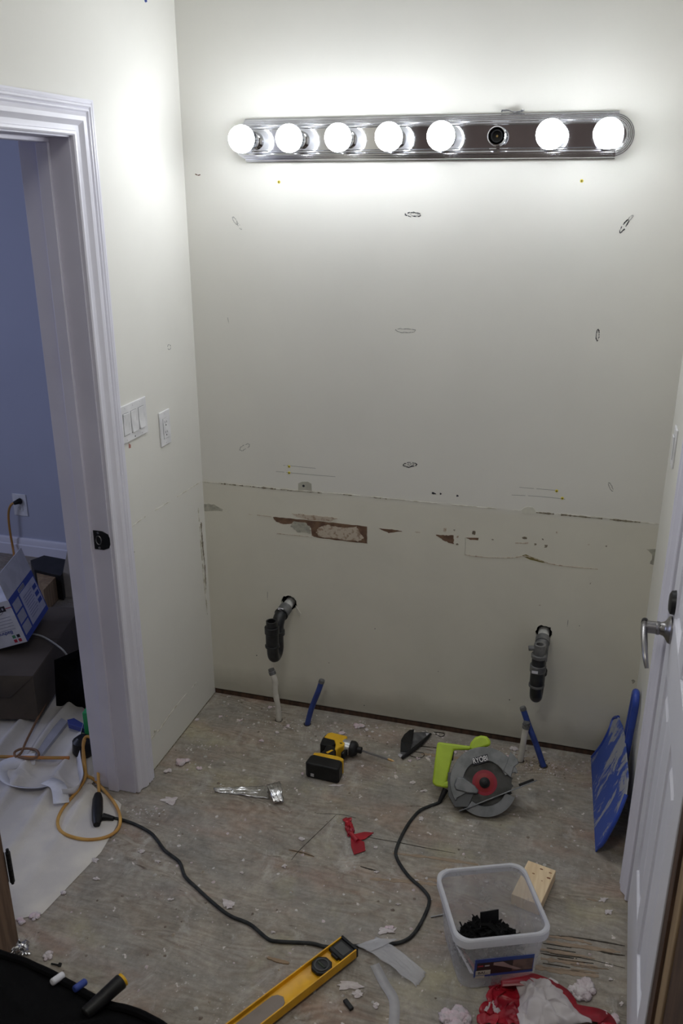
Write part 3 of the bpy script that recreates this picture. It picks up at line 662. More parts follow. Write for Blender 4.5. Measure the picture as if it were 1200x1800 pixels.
plate('outlet', 'outlet low on the blue wall with a black plug in it', 'outlet', (c3.x, .9995, c3.z), .085, .125, (0,-1,0), (1,0,0), ['outlet'])

# ================================================================= DRAIN TRAPS
def cylpart(name, m, parent, p0, p1, r0, r1=None, bevel=.001, n=24):
    b = MB(); b.cyl(p0, p1, r0, r1, n); return b.build(name, m, parent, bevel=bevel)
def hollow(name, m, parent, c, r, ri, h0, h1, extra=None):
    b = MB(); b.M = Matrix.Translation(c)
    b.lathe([(ri,h0),(r,h0),(r,h1),(ri,h1),(ri,h1-.02),(0.0005,h1-.02)], 24, None, False); return b.build(name, m, parent)
# left trap (origin where the pipe meets the wall)
h1 = BK(507,1062)
t1 = thing('drain_trap', 'black plastic drain trap coming out of the wall above the white pipe on the left', 'drain pipe', (h1.x, 0, h1.z), (0,0,0), 'drain traps on the back wall')
cylpart('wall_stub', mat('primed_pipe', (.42,.42,.41), .5, col2=(.60,.60,.58), scale=40), t1, (0,.06,0), (-.002,-.028,-.004), .0185)
cylpart('coupling', M_ABSG, t1, (-.002,-.022,-.004), (-.006,-.060,-.012), .0245)
cylpart('coupling_ring', M_ABS, t1, (-.006,-.060,-.012), (-.0065,-.066,-.013), .0262)
b = MB(); b.tube(smoothpath([(-.006,-.064,-.013),(-.008,-.080,-.020),(-.009,-.094,-.040),(-.009,-.098,-.062)], 6), .0225, 20); b.build('elbow', M_ABS, t1)
cylpart('slip_nut', M_ABS, t1, (-.009,-.098,-.060), (-.009,-.098,-.078), .0265, bevel=.002)
b = MB(); arc = [(-.009, -.125+.027*math.cos(a), -.122-.030*math.sin(a)) for a in [math.pi*i/12 for i in range(13)]]
b.tube([(-.009,-.098,-.076),(-.009,-.098,-.10)]+arc+[(-.010,-.152,-.10),(-.010,-.152,-.09)], .021, 20); b.build('trap_bend', M_ABS, t1)
ti = Vector((-.010,-.152,0))
cylpart('lower_collar', M_ABS, t1, ti+Vector((0,0,-.100)), ti+Vector((0,0,-.092)), .0265)
cylpart('inlet_pipe', M_ABS, t1, ti+Vector((0,0,-.098)), ti+Vector((0,0,-.042)), .0235)
cylpart('inlet_nut', M_ABS, t1, ti+Vector((0,0,-.045)), ti+Vector((0,0,-.018)), .0265, bevel=.002)
hollow('open_top', M_ABS, t1, ti, .0205, .0160, -.022, .004)
MB().box((-.006,-.068,.012),(.020,.0006,.007),Matrix.Rotation(R(-35),3,'X')).build('pipe_label', M_CARDW, t1)
# right trap
h2 = BK(955,1114)
t2 = thing('drain_trap', 'black plastic drain trap with tee fitting coming out of the wall behind the circular saw', 'drain pipe', (h2.x, 0, h2.z), (0,0,0), 'drain traps on the back wall')
cylpart('wall_stub', mat('primed_pipe', (.42,.42,.41), .5), t2, (0,.06,0), (0,-.030,-.004), .0190)
cylpart('coupling', M_ABSG, t2, (0,-.026,-.004), (.000,-.052,-.010), .0245)
b = MB(); b.tube(smoothpath([(0,-.050,-.010),(0,-.066,-.018),(0,-.076,-.036),(0,-.078,-.060)], 6), .0225, 20); b.build('elbow', M_ABSG, t2)
cylpart('outlet_pipe', M_ABS, t2, (0,-.078,-.058), (0,-.078,-.105), .020)
cylpart('slip_nut', M_ABS, t2, (0,-.078,-.095), (0,-.078,-.113), .0262, bevel=.002)
arc = [(0-.004*(i/12), -.106+.028*math.cos(a), -.150-.032*math.sin(a)) for i, a in enumerate([math.pi*i/12 for i in range(13)])]
b = MB(); b.tube([(0,-.078,-.108),(0,-.078,-.13)]+arc+[(-.004,-.134,-.135),(-.004,-.134,-.12)], .0205, 20); b.build('trap_bend', M_ABS, t2)
ti = Vector((-.004,-.134,0))
cylpart('lower_collar', M_ABSG, t2, ti+Vector((0,0,-.128)), ti+Vector((0,0,-.120)), .0262)
cylpart('inlet_pipe', M_ABS, t2, ti+Vector((0,0,-.126)), ti+Vector((0,0,-.055)), .0235)
cylpart('inlet_nut', M_ABSG, t2, ti+Vector((0,0,-.072)), ti+Vector((0,0,-.046)), .0265, bevel=.002)
MB().box(ti+Vector((-.008,-.0268,-.062)), (.020,.0008,.010)).build('pipe_label', M_CARDW, t2)
cylpart('upper_pipe', M_ABS, t2, ti+Vector((0,0,-.048)), ti+Vector((0,0,-.012)), .0225)
cylpart('upper_collar', M_ABSG, t2, ti+Vector((0,0,-.020)), ti+Vector((0,0,-.006)), .0255, bevel=.002)
hollow('open_top', M_ABSG, t2, ti, .0190, .0120, -.010, .030)
cylpart('side_spout', M_ABSG, t2, ti+Vector((-.012,0,.014)), ti+Vector((-.036,-.004,.012)), .0085)
# ================================================================= SUPPLY PIPES
def pipe(label, pts, r, m, cap, capcol, name='supply_pipe'):
    o = thing(name, label, 'pipe', pts[0], (0,0,0), 'supply pipes standing in the floor'); P0 = Vector(pts[0]); q = [Vector(p)-P0 for p in pts]
    sp_ = smoothpath(q, 8); b = MB(); b.tube(sp_, r, 16); b.build('pipe_run', m, o)
    d = (sp_[-1]-sp_[-2]).normalized(); e = sp_[-1]
    if cap == 'collar':
        b = MB(); b.cyl(e-d*.004, e+d*.008, r*1.25, n=18); b.cyl(e+d*.008, e+d*.020, r*1.1, n=18); b.build('pipe_cap', capcol, o, bevel=.0008)
        b = MB(); b.cyl(e+d*.0075, e+d*.0105, r*1.32, n=18); b.build('crimp_ring', M_STEEL, o)
    else:
        b = MB(); b.cyl(e-d*.006, e+d*.008, r*1.12, r*1.0, 18); b.build('pipe_cap', capcol, o, bevel=.002)
    b = MB(); ring = [(math.cos(a)*r*(1.25+.35*random.random()), math.sin(a)*r*(1.25+.35*random.random())) for a in [i*.7 for i in range(9)]]
    b.prism(ring, -.0001, .0008); b.build('floor_hole', M_FLINE, o)
    return o
pw = F(490,1266); pt = BK(479,1184,-.10)
pipe('white supply pipe standing in the floor under the left drain trap', [(pw.x,pw.y,0),(pw.x-.002,pw.y,.06),(pw.x-.010,-.112,.13),(pt.x+.012,-.106,.165),(pt.x,pt.y,pt.z)], .0105, M_PIPEW, 'collar', M_ABSG)
pb = F(540,1273); pt = BK(565,1198,-.08)
pipe('blue supply pipe leaning right, standing in the floor behind the yellow driver', [(pb.x,pb.y,0),(pb.x+.016,pb.y+.004,.07),(pt.x-.012,-.085,.14),(pt.x,pt.y,pt.z)], .0105, M_PIPEB, 'plug', M_ABSG)
pw = F(914,1337); pt = BK(924,1278,-.095)
pipe('short white supply pipe in the floor behind the circular saw', [(pw.x,pw.y,0),((pw.x+pt.x)/2,-.10,pt.z/2),(pt.x,pt.y,pt.z)], .0105, M_PIPEW, 'collar', M_ABSG)
pb = F(955,1347); pt = BK(919,1246,-.070)
pipe('long blue supply pipe leaning left over the short white pipe', [(pb.x,pb.y,0),(pb.x*.66+pt.x*.34,pb.y+.012,pt.z*.36),(pb.x*.3+pt.x*.7,-.080,pt.z*.68),(pt.x,pt.y,pt.z)], .0105, M_PIPEB, 'plug', M_ABSG)

# ================================================================= IMPACT DRIVER (lies on its side)
dp = F(536,1366)
dr = thing('impact_driver', 'yellow and black cordless impact driver lying on its side on the plywood', 'power tool', (dp.x, dp.y, 0), (0,0,R(-3)))
b = MB(); b.prism([(.006,0),(.116,0),(.122,.008),(.120,.045),(.110,.056),(.012,.056),(.002,.045),(0,.008)], .001, .060); b.build('battery', M_BLACK, dr, bevel=.006, seg=3)
b = MB(); b.box((.027,-.0008,.016),(.012,.001,.012)); b.build('battery_label', M_CARDF, dr)
b = MB(); b.prism([(.010,.050),(.112,.050),(.122,.052),(.118,.064),(.095,.070),(.030,.068),(.010,.062)], .006, .0615); b.build('battery_seat', M_YEL, dr, bevel=.003)
b = MB(); b.prism([(.022,.066),(.092,.066),(.082,.080),(.074,.098),(.080,.128),(.030,.128),(.034,.100),(.030,.080)], .010, .058); b.build('grip', M_BLACK, dr, bevel=.012, seg=4)
b = MB(); b.prism([(.047,.080),(.060,.100),(.068,.100),(.056,.076)], .052, .0592); b.build('grip_stripe', M_YEL, dr, bevel=.001)
b = MB(); b.prism([(.010,.160),(.013,.188),(.026,.197),(.088,.194),(.094,.135),(.082,.122),(.078,.104),(.070,.106),(.064,.134),(.050,.158)], .006, .060); b.build('motor_shell', M_YEL, dr, bevel=.012, seg=4)
b = MB(); b.prism([(.010,.120),(.006,.150),(.008,.182),(.014,.184),(.020,.166),(.052,.162),(.060,.140),(.052,.118)], .007, .057); b.build('motor_rear_cover', M_BLACK, dr, bevel=.010, seg=3)
b = MB(); b.M = Matrix.Translation((.082,.164,.0335)) @ Matrix.Rotation(R(90),4,'Y'); b.lathe([(.0275,0),(.0285,.004),(.0270,.020),(.0245,.028)], 28); b.build('gear_housing', mat('brushed_silver', (.55,.56,.57), .35, .7), dr)
b = MB(); b.M = Matrix.Translation((.110,.164,.0335)) @ Matrix.Rotation(R(90),4,'Y'); b.lathe([(.0275,0),(.0280,.012),(.0240,.020),(.0190,.024),(.0120,.026),(.0120,.040),(.009,.042)], 28); b.build('nose_boot', M_BLACK, dr)
b = MB(); b.prism([(.094,.130),(.108,.140),(.106,.112),(.098,.104),(.090,.112)], .020, .048); b.build('trigger', M_BLACK, dr, bevel=.005)
b = MB(); b.prism([(.074,.145),(.080,.148),(.086,.145),(.080,.141)], .0595, .0607); b.build('badge', M_BLACK, dr)
b = MB(); b.cyl((.148,.164,.0335),(.252,.150,.031),.0038,n=6); b.build('bit_shaft', M_STEEL, dr)
b = MB(); b.cyl((.252,.150,.031),(.268,.148,.0305),.0042,n=12); b.cyl((.268,.148,.0305),(.276,.147,.030),.003,.0012,8); b.build('bit_tip', mat('brass_bit',(.62,.40,.18),.35,.8), dr)

# ================================================================= CIRCULAR SAW (resting back on its motor)
sawo = F(852,1442)
saw = thing('circular_saw', 'lime green and grey corded circular saw resting on its side near the wall', 'power tool', (sawo.x, sawo.y, 0))
THB, YW = R(-38), R(6)
SC = .47/1000
CZ = .100
MS = Matrix.Rotation(YW, 4, 'Z') @ Matrix.Translation((0,.008,.013)) @ Matrix.Rotation(THB, 4, 'X') @ Matrix.Translation((-.008,0,CZ)) @ XZ
def q3(pts): return [((x-665)*SC*1.04, (520-y)*SC*1.02) for x, y in pts]
def sector(cx, cy, r0, r1, a0, a1, n=24):
    o_ = [(cx+r1*math.cos(R(a0+(a1-a0)*i/n)), cy+r1*math.sin(R(a0+(a1-a0)*i/n))) for i in range(n+1)]
    return o_ + [(cx+r0*math.cos(R(a1+(a0-a1)*i/n)), cy+r0*math.sin(R(a1+(a0-a1)*i/n))) for i in range(n+1)]
def sp3(name, poly, h0, h1, m, bevel=.0, parent=saw, seg=2):
    b = MB(); b.M = MS; b.prism(poly, h0, h1); return b.build(name, m, parent, bevel=bevel, seg=seg)
# blade with teeth
n = 24; teeth = []
for i in range(n):
    a = 2*math.pi*i/n; teeth += [(.092*math.cos(a), .092*math.sin(a)), (.0855*math.cos(a+.07), .0855*math.sin(a+.07)), (.0875*math.cos(a+.2), .0875*math.sin(a+.2))]
sp3('blade', teeth, -.001, .001, M_BLADE)
b = MB(); b.M = MS; b.lathe([(.040,.001),(.040,.0018),(.0385,.002)], 32); b.build('blade_centre', mat('blade_red',(.30,.012,.03),.5), saw)
b = MB(); b.M = MS; b.lathe([(.030,.002),(.028,.0028)], 28); b.build('blade_ring', mat('dark_red',(.30,.015,.02),.5), saw)
b = MB(); b.M = MS; b.lathe([(.017,.002),(.017,.007),(.013,.009)], 24); b.lathe([(.009,.009),(.0085,.014),(.004,.015)], 6); b.build('arbor', M_BLACK, saw)
# upper guard: outer wall and front face
sp3('upper_guard', sector(0,0,.069,.108,24,214), .004, .010, M_SAWG, .002)
b = MB(); b.M = MS; b.prism(sector(0,0,.104,.112,22,216), -.030, .010); b.build('guard_rim', M_SAWG, saw, bevel=.002)
sp3('guard_housing', sector(0,0,.0,.106,24,214), -.034, -.008, M_SAWG, .003)
sp3('guard_front_flap', q3([(820,300),(870,345),(878,372),(848,398),(832,470),(780,430),(800,380)]), .004, .014, M_SAWG, .002)
# lower guard and its lever
sp3('lower_guard', sector(0,-.002,.070,.101,-122,-18), .002, .007, M_SAWL, .002)
b = MB(); b.M = MS; b.prism(sector(0,-.002,.098,.103,-122,-18), -.014, .007); b.build('lower_guard_rim', M_SAWL, saw)
sp3('guard_lever', q3([(480,505),(520,500),(600,545),(630,575),(620,598),(560,600),(480,590),(465,560)]), .007, .017, M_SAWL, .004)
sp3('guard_pivot_plate', q3([(418,480),(520,470),(600,600),(570,690),(480,700),(430,630)]), -.006, .003, mat('dark_steel_guard',(.12,.125,.13),.45,.6), .002)
# shoe: the long base plate seen almost edge-on
sh = Matrix.Translation((0,0,0))
b = MB(); b.M = MS @ Matrix.Rotation(R(27), 4, 'Z') @ Matrix.Translation((.015,-.052,0)); b.box((.008,0,-.006), (.268,.0035,.050)); b.build('shoe', M_SAWL, saw, bevel=.001)
b = MB(); b.M = MS @ Matrix.Rotation(R(27), 4, 'Z') @ Matrix.Translation((.015,-.047,0)); b.box((.110,.0,-.012), (.050,.010,.028)); b.build('front_bracket', M_BLACK, saw, bevel=.002)
b = MB(); b.M = MS @ Matrix.Rotation(R(27), 4, 'Z') @ Matrix.Translation((.015,-.047,0)); b.box((-.085,.008,-.022), (.050,.024,.040)); b.build('depth_bracket', M_BLACK, saw, bevel=.002)
# handle and body
sp3('rear_handle', q3([(330,290),(345,283),(560,288),(560,314),(446,326),(436,400),(412,555),(412,582),(340,580),(318,560),(322,440)]), -.056, -.030, M_LIME, .007, seg=4)
sp3('handle_heel', q3([(395,545),(470,520),(480,570),(412,584),(370,582)]), -.062, -.028, M_LIME, .006)
sp3('trigger', q3([(428,335),(448,330),(446,396),(426,400)]), -.055, -.035, M_BLACK, .003)
sp3('front_knob', q3([(545,310),(556,262),(585,222),(622,207),(662,210),(690,236),(690,268),(640,290),(580,318)]), -.080, -.036, M_LIME, .014, seg=4)
b = MB(); b.M = MS @ Matrix.Translation((-.020,.010,-.034)) @ Matrix.Rotation(R(180),4,'X'); b.lathe([(.048,0),(.048,.055),(.044,.064),(.036,.071),(.020,.073)], 28); b.build('motor_housing', M_LIME, saw)
b = MB(); b.M = MS @ Matrix.Translation((-.020,.010,-.034)) @ Matrix.Rotation(R(180),4,'X'); b.lathe([(.0495,.030),(.0495,.050)], 28); b.build('motor_band', M_BLACK, saw)
# name badge
bd = [(572,372),(672,332),(682,378),(582,418)]
bc = q3([(627,375)])[0]
sp3('name_badge', q3(bd), .010, .0112, M_INKK)
lettering('RYOBI', .0205, mat('white_print',(.85,.85,.85),.5), saw, MS @ Matrix.Translation((bc[0], bc[1], .0115)) @ Matrix.Rotation(R(19),4,'Z') @ Matrix.Diagonal((.86,1.15,1,1)), shear=.0)
relief0 = MS @ Vector((*q3([(410,590)])[0], -.045)); 
# power cord of the saw: a part of the saw ends in its plug at the left
cord_px = [(772,1410),(752,1418),(735,1427),(715,1452),(697,1490),(698,1510),(718,1540),(742,1562),(754,1580),(748,1605),(728,1640),(705,1656),(672,1660)]
cord_px2 = [(665,1660),(640,1662),(600,1664),(570,1664),(545,1658),(490,1655),(470,1650),(440,1625),(405,1610),(378,1590),(345,1560),(325,1540),(315,1515),(290,1495),(275,1475),(262,1462),(235,1448),(210,1440),(186,1436)]
P = [F(*p, .0055) for p in cord_px+cord_px2]
cp = [relief0 + Vector(sawo) , relief0*.5+Vector(sawo)+(P[0]-Vector(sawo))*.5] + P
cp = [Vector((p.x, p.y, max(p.z, .0055))) - Vector((sawo.x, sawo.y, 0)) for p in cp]
b = MB(); b.tube(smoothpath(cp, 6), .0050, 10); b.build('power_cord', M_BLACKR, saw)
b = MB(); b.tube(smoothpath(cp[:3], 5), .0095, 14, rf=lambda t: 1.1-.45*t); b.build('strain_relief', M_BLACK, saw)
e0 = F(168,1434,.012); sw = Vector((sawo.x, sawo.y, 0))
b = MB(); b.tube([F(200,1439,.010)-sw, F(190,1437,.011)-sw, F(181,1436,.012)-sw], .010, 14, rf=lambda t: .7+.55*t); b.build('cord_plug', M_BLACK, saw)

# ================================================================= SPIRIT LEVEL
la = Vector((.863,-1.063,0)); ld = Vector((-.508,-.861,0)).normalized()
lev = thing('spirit_level', 'yellow spirit level lying on its side on the power cord in the foreground', 'level', la, (0,0,math.atan2(ld.y, ld.x)))
LL, LWd = .61, .060
LB = .0105
b = MB(); prof = [(-.030,LB),(.030,LB),(.030,.0375),(.0265,.0375),(.0265,.0245),(.0225,.0225),(-.0225,.0225),(-.0265,.0245),(-.0265,.0375),(-.030,.0375)]
b.prism(prof, .0, LL-.02, Matrix(((0,0,1,0),(1,0,0,0),(0,1,0,0),(0,0,0,1)))); b.build('beam', M_LEVEL, lev, bevel=.0006)
for x in (-.004, LL-.024):
    b = MB(); b.bx((x,-.0305,LB-.0005),(x+.008,.0305,.038)); b.build('end_plate', M_BLACK, lev, bevel=.002)
b = MB(); b.bx((.004,-.0262,.0226),(.050,.0262,.034)); b.bx((.050,-.012,.0226),(.056,.012,.032)); b.build('end_cap', M_BLACK, lev, bevel=.002)
b = MB(); b.bx((.012,-.019,.034),(.040,.019,.0352)); b.build('end_recess', mat('grey_black',(.045,.045,.045),.5), lev)
def octo(cx, r): return [(cx+r*math.cos(R(22.5+45*i)), r*math.sin(R(22.5+45*i))) for i in range(8)]
b = MB(); b.prism(octo(.098,.0285), .0226, .0335); b.build('vial_housing', M_BLACK, lev, bevel=.003)
b = MB(); b.M = Matrix.Translation((.098,0,.0335)); b.lathe([(.020,-.001),(.020,.002),(.016,.002),(.016,-.001)], 24, None, False); b.build('vial_ring', mat('grey_black',(.045,.045,.045),.5), lev)
b = MB(); b.cyl((.098,-.013,.032),(.098,.013,.032),.0045,n=14); b.build('vial', mat('dark_vial',(.035,.045,.03),.2), lev)
b = MB(); b.prism([(.225,0),(.232,.014),(.245,.021),(.365,.021),(.378,.014),(.385,0),(.378,-.014),(.365,-.021),(.245,-.021),(.232,-.014)], .0226, .0265); b.build('centre_window', mat('taupe_recess',(.23,.19,.16),.5), lev, bevel=.001)
b = MB(); b.prism([(.43,0),(.436,.014),(.45,.020),(.54,.020),(.552,.010),(.552,-.010),(.54,-.020),(.45,-.020),(.436,-.014)], .0226, .0245); b.build('hand_hole', M_BLACK, lev)

# ================================================================= BUCKET
bc_ = [Vector((1.153,-1.110)), Vector((1.356,-1.022)), Vector((1.289,-.812)), Vector((1.066,-.903))]
BH = .185
bang = math.atan2(.088, .203); bcen = Vector((1.216,-.985))
rimc = [F(*p, BH) for p in [(805,1652),(960,1638),(922,1518),(770,1532)]]
bcen = sum((Vector((p.x,p.y)) for p in rimc), Vector((0,0)))/4
buc = thing('plastic_bucket', 'square frosted plastic bucket with a blue label, open, holding black scraps', 'bucket', (bcen.x, bcen.y, 0), (0,0,bang))
def rsq(h, r, n=8):
    o_ = []
    for k, (sx, sy) in enumerate(((1,1),(-1,1),(-1,-1),(1,-1))):
        for i in range(n+1):
            a = R(90*k+90*i/n); o_.append((sx*(h-r)+r*math.cos(a), sy*(h-r)+r*math.sin(a)))
    return o_
def loft(b, rings, cap0=True, cap1=False):
    n = len(rings[0]); vs = [p for r_ in rings for p in r_]
    fs = [(j*n+i, j*n+(i+1)%n, (j+1)*n+(i+1)%n, (j+1)*n+i) for j in range(len(rings)-1) for i in range(n)]
    if cap0: fs.append(tuple(range(n-1,-1,-1)))
    if cap1: fs.append(tuple((len(rings)-1)*n+i for i in range(n)))
    b.add(vs, fs)
b = MB(); RB, RTP = .100, .116
hh = [(RB-.006,.0005),(RB,.006),(RB+(RTP-RB)*.4,.07),(RTP-.001,BH-.03),(RTP,BH-.004)]
loft(b, [[(x,y,z) for x,y in rsq(h,.035)] for h, z in hh]+[[(x,y,z) for x,y in rsq(h-.0022,.033)] for h, z in reversed(hh[1:])]+[[(x,y,.0035) for x,y in rsq(RB-.012,.03)]], True, True)
b.build('bucket_wall', M_BUCKET, buc, fix=False)
b = MB(); loft(b, [[(x,y,z) for x,y in rsq(h,.037)] for h, z in ((RTP-.003,BH-.002),(RTP-.002,BH+.001),(RTP+.004,BH+.001),(RTP+.0065,BH-.002),(RTP+.0065,BH-.024),(RTP+.003,BH-.026),(RTP+.0015,BH-.024),(RTP+.001,BH-.006),(RTP-.003,BH-.006),(RTP-.003,BH-.002))], False, False)
b.build('bucket_rim', M_RIM, buc)
# label on the front wall
sl = (RTP-RB)/BH
MF = Matrix.Translation((0.008, -(RB+.0095), .080)) @ Matrix.Rotation(math.atan(sl)+math.pi/2, 4, 'X')
def lab(name, x0, x1, y0, y1, h, m): b = MB(); b.M = MF; b.bx((x0,y0,h),(x1,y1,h+.0004)); return b.build(name, m, buc)
lab('label', -.078,.074,-.030,.034,.0004, mat('label_blue',(.03,.08,.36),.5))
lab('label_picture', -.072,.072,-.021,.021,.0009, mat('label_dark',(.03,.022,.02),.5))
lab('label_picture', .020,.072,-.018,.021,.0012, mat('label_brown',(.13,.085,.07),.5, col2=(.2,.13,.11), scale=40))
b = MB(); b.M = MF; b.prism([(-.030,.019),(-.006,.019),(.014,.003),(.044,-.014),(.030,-.014),(.004,-.002),(-.012,.004),(-.030,.010)], .0015, .0018); b.build('label_picture', mat('label_skin',(.45,.33,.31),.5), buc)
lab('label_tag', -.074,-.036,-.022,-.006,.0015, mat('label_cream',(.62,.60,.52),.5))
lab('label_tag', -.074,-.050,-.034,-.025,.0012, mat('label_cream',(.62,.60,.52),.5))
lettering('BAI...', .0125, M_INKK, buc, MF @ Matrix.Translation((-.055,-.0142,.0021)), depth=.0001)
lab('label_tag', -.070,-.056,.008,.012,.0014, M_INKR); lab('label_tag', -.052,-.040,.008,.012,.0014, M_CARDF)
# contents
BM = Matrix.Translation((bcen.x, bcen.y, 0)) @ Matrix.Rotation(bang, 4, 'Z')
rnd = random.Random(11); b = MB()
for i in range(620):
    a = rnd.uniform(0,6.28); rr = .082*math.sqrt(rnd.random()); x = rr*math.cos(a)-.002; y = rr*math.sin(a)*.95-.004
    z = .010 + .078*(1-.55*(rr/.082)**2)*rnd.random()**.4
    rot = Matrix.Rotation(rnd.uniform(0,6.28),3,'Z') @ Matrix.Rotation(rnd.uniform(-.9,.9),3,'X') @ Matrix.Rotation(rnd.uniform(-.7,.7),3,'Y')
    b.M = BM; b.box((x,y,z), (rnd.uniform(.012,.045), rnd.uniform(.002,.009), .0016), rot)
tag(b.build('black_scrap', mat('black_scrap',(.006,.006,.006),.8,spec=.15), smooth=False), 'heap of small black scraps in the frosted bucket', 'scraps', kind='stuff')
b = MB(); b.M = BM; b.box((.010,.035,.092), (.052,.003,.036), Matrix.Rotation(R(-12),3,'X') @ Matrix.Rotation(R(6),3,'Z')); tag(b.build('black_card', M_BLACK, bevel=.0006), 'flat black card standing in the scraps in the frosted bucket', 'card')
b = MB(); b.M = BM; b.box((-.066,-.030,.040), (.012,.100,.003), Matrix.Rotation(R(14),3,'Z') @ Matrix.Rotation(R(35),3,'Y')); tag(b.build('red_strip', M_RED), 'thin red strip along the left side inside the frosted bucket', 'strip')
b = MB(); b.M = BM; b.box((-.078,-.035,.043), (.010,.110,.002), Matrix.Rotation(R(10),3,'Z') @ Matrix.Rotation(R(38),3,'Y')); tag(b.build('white_strip', M_CARDW), 'thin white strip against the left side inside the frosted bucket', 'strip')
b = MB(); b.cyl(F(757,1612,.003), F(782,1607,.003), .0022, n=8); tag(b.build('nail', M_STEEL), 'grey nail on the plywood at the left side of the bucket', 'nail')
# ================================================================= WOOD OFFCUT
k = [F(928,1512,.038), F(977,1530,.038), F(945,1592,.038)]
ex = (k[1]-k[0]).normalized(); L1 = (k[1]-k[0]).length
ey = Vector((ex.y,-ex.x,0)); 
if ey.y > 0: ey = -ey
wo = thing('wood_block', 'short pale pine offcut with knots lying behind the bucket', 'wood', (k[0].x, k[0].y, 0))
MW = Matrix(((ex.x,ey.x,0,0),(ex.y,ey.y,0,0),(0,0,1,0),(0,0,0,1)))
b = MB(); b.M = MW; b.bx((0,0,0),(L1,.150,.038)); b.build('block', M_PINE, wo, bevel=.0015)
for (u, v, r_) in ((.045,.016,.006),(.072,.018,.0055),(.030,.044,.005),(.078,.040,.007),(.060,.060,.003)):
    b = MB(); b.M = MW @ Matrix.Translation((min(u,L1-.01),v,.0378)) @ Matrix.Diagonal((1.3,.8,1,1)); b.lathe([(r_*.7,0),(r_*.6,.0004)], 12); b.build('knot', M_KNOT, wo)

# ================================================================= DUSTPAN SHOVEL
def shovel_material():
    m = bpy.data.materials.new('plaster_smeared_blue_plastic'); m.use_nodes = True; n, l = nodes_of(m); b_ = n['Principled BSDF']
    g = n.new('ShaderNodeNewGeometry').outputs['Position']
    big = ntex(n, l, mapping(n, l, g, (1,6,3.2), rot=(R(38),0,0)), 2.2, 10, .5, .68)
    sx = n.new('ShaderNodeSeparateXYZ'); l.new(g, sx.inputs[0])
    dz = n.new('ShaderNodeMath'); dz.operation = 'MULTIPLY_ADD'; dz.inputs[1].default_value = .55; l.new(sx.outputs[2], dz.inputs[0]); l.new(big, dz.inputs[2])
    a = ramp(n, l, dz.outputs[0], .585, .635)
    m3 = n.new('ShaderNodeMath'); m3.operation = 'MULTIPLY'; m3.inputs[1].default_value = .78; l.new(a, m3.inputs[0])
    c = mixrgb(n, l, m3.outputs[0], (.035,.085,.40), (.42,.42,.38)); l.new(c, b_.inputs['Base Color']); b_.inputs['Roughness'].default_value = .5
    return m
M_SHOVEL = shovel_material()
M_BLUEP = mat('blue_plastic', (.03,.075,.42), .35, col2=(.025,.06,.34))
A = Vector((1.461,-.038,0)); e_ = (Vector((1.484,-.492,0))-A).normalized(); sd_ = Vector((-e_.y, e_.x, 0)); 
if sd_.x < 0: sd_ = -sd_
v_ = sd_*math.sin(R(19))+Vector((0,0,1))*math.cos(R(19)); nn = e_.cross(v_)
sho = thing('dustpan', 'blue plastic dustpan smeared with plaster leaning on the wall beside the door', 'dustpan', A)
MD = Matrix(((e_.x,v_.x,nn.x,0),(e_.y,v_.y,nn.y,0),(e_.z,v_.z,nn.z,0),(0,0,0,1)))
pan = [(-.015,.001),(.217,.001),(.456,.001),(.469,.060),(.457,.148),(.424,.214),(.367,.236),(.254,.240),(.150,.240),(.088,.234),(.009,.214),(-.023,.182),(.0,.150),(.012,.100)]
b = MB(); b.M = MD; b.prism(pan, 0, .004); b.build('pan', M_SHOVEL, sho, bevel=.001)
for pts in ([(.455,.02),(.469,.060),(.457,.148),(.424,.214)], [(-.015,.01),(.008,.09),(-.002,.150),(-.023,.182),(.009,.214)]):
    b = MB(); sg = -1 if nn.x > 0 else 1
    b.M = MD; b.tube(smoothpath([(x,y,.003) for x, y in pts], 5), .006, 8); b.build('pan_rim', M_BLUEP, sho)
# long loop handle rising behind the pan, against the wall
b = MB(); cx_, cy_, zz0, zz1 = 1.562-A.x, -.19-A.y, .10, .392
loop = []
for i in range(25):
    a = math.pi*i/24; loop.append((cx_-.0, cy_-.030*math.cos(a), zz1-.030+.030*math.sin(a)))
loop = [(cx_-.012, cy_-.034, zz0)] + loop + [(cx_-.012, cy_+.034, zz0)]
b.tube([Vector(p) for p in loop], .0115, 12, closed=True); b.build('handle_loop', M_BLUEP, sho)
b = MB(); b.box((cx_-.008, cy_, zz0+.012), (.018,.085,.04)); b.build('handle_root', M_BLUEP, sho, bevel=.005)

# ================================================================= BLACK POUCH BY THE WALL
po = F(712,1332)
pou = thing('black_pouch', 'folded black plastic sleeve with a thin cord loop against the back wall', 'pouch', (po.x, po.y, 0))
def zp(x, y, z=.0): return F(690+x/15, 1260+y/15, z)-Vector((po.x,po.y,0))
def sheet(name, pts, m, parent, solid=.0015): b = MB(); b.add(pts, [tuple(range(len(pts)))]); return b.build(name, m, parent, solid=solid, smooth=False)
def bz(x, y, yy): return BK(690+x/15, 1260+y/15, yy)-Vector((po.x,po.y,0))
sheet('upright_flap', [zp(200,930,.002), zp(470,920,.012), bz(505,700,-.135), bz(565,330,-.055), bz(440,350,-.055), bz(300,470,-.10), bz(215,620,-.14)], M_BLACK, pou)
sheet('sheet', [zp(200,930,.002), zp(250,1100,.002), zp(560,860,.004), zp(1000,440,.004), zp(880,400,.010), zp(560,420,.012)], mat('dusty_black_sheet',(.06,.06,.065),.5,col2=(.16,.16,.165),scale=25), pou)
b = MB(); b.tube([zp(250,1090,.008), zp(500,900,.008), zp(760,690,.010), zp(1000,450,.010)], .0055, 10, rf=lambda t: .8+.6*math.sin(math.pi*t)); b.build('rolled_edge', M_BLACK, pou)
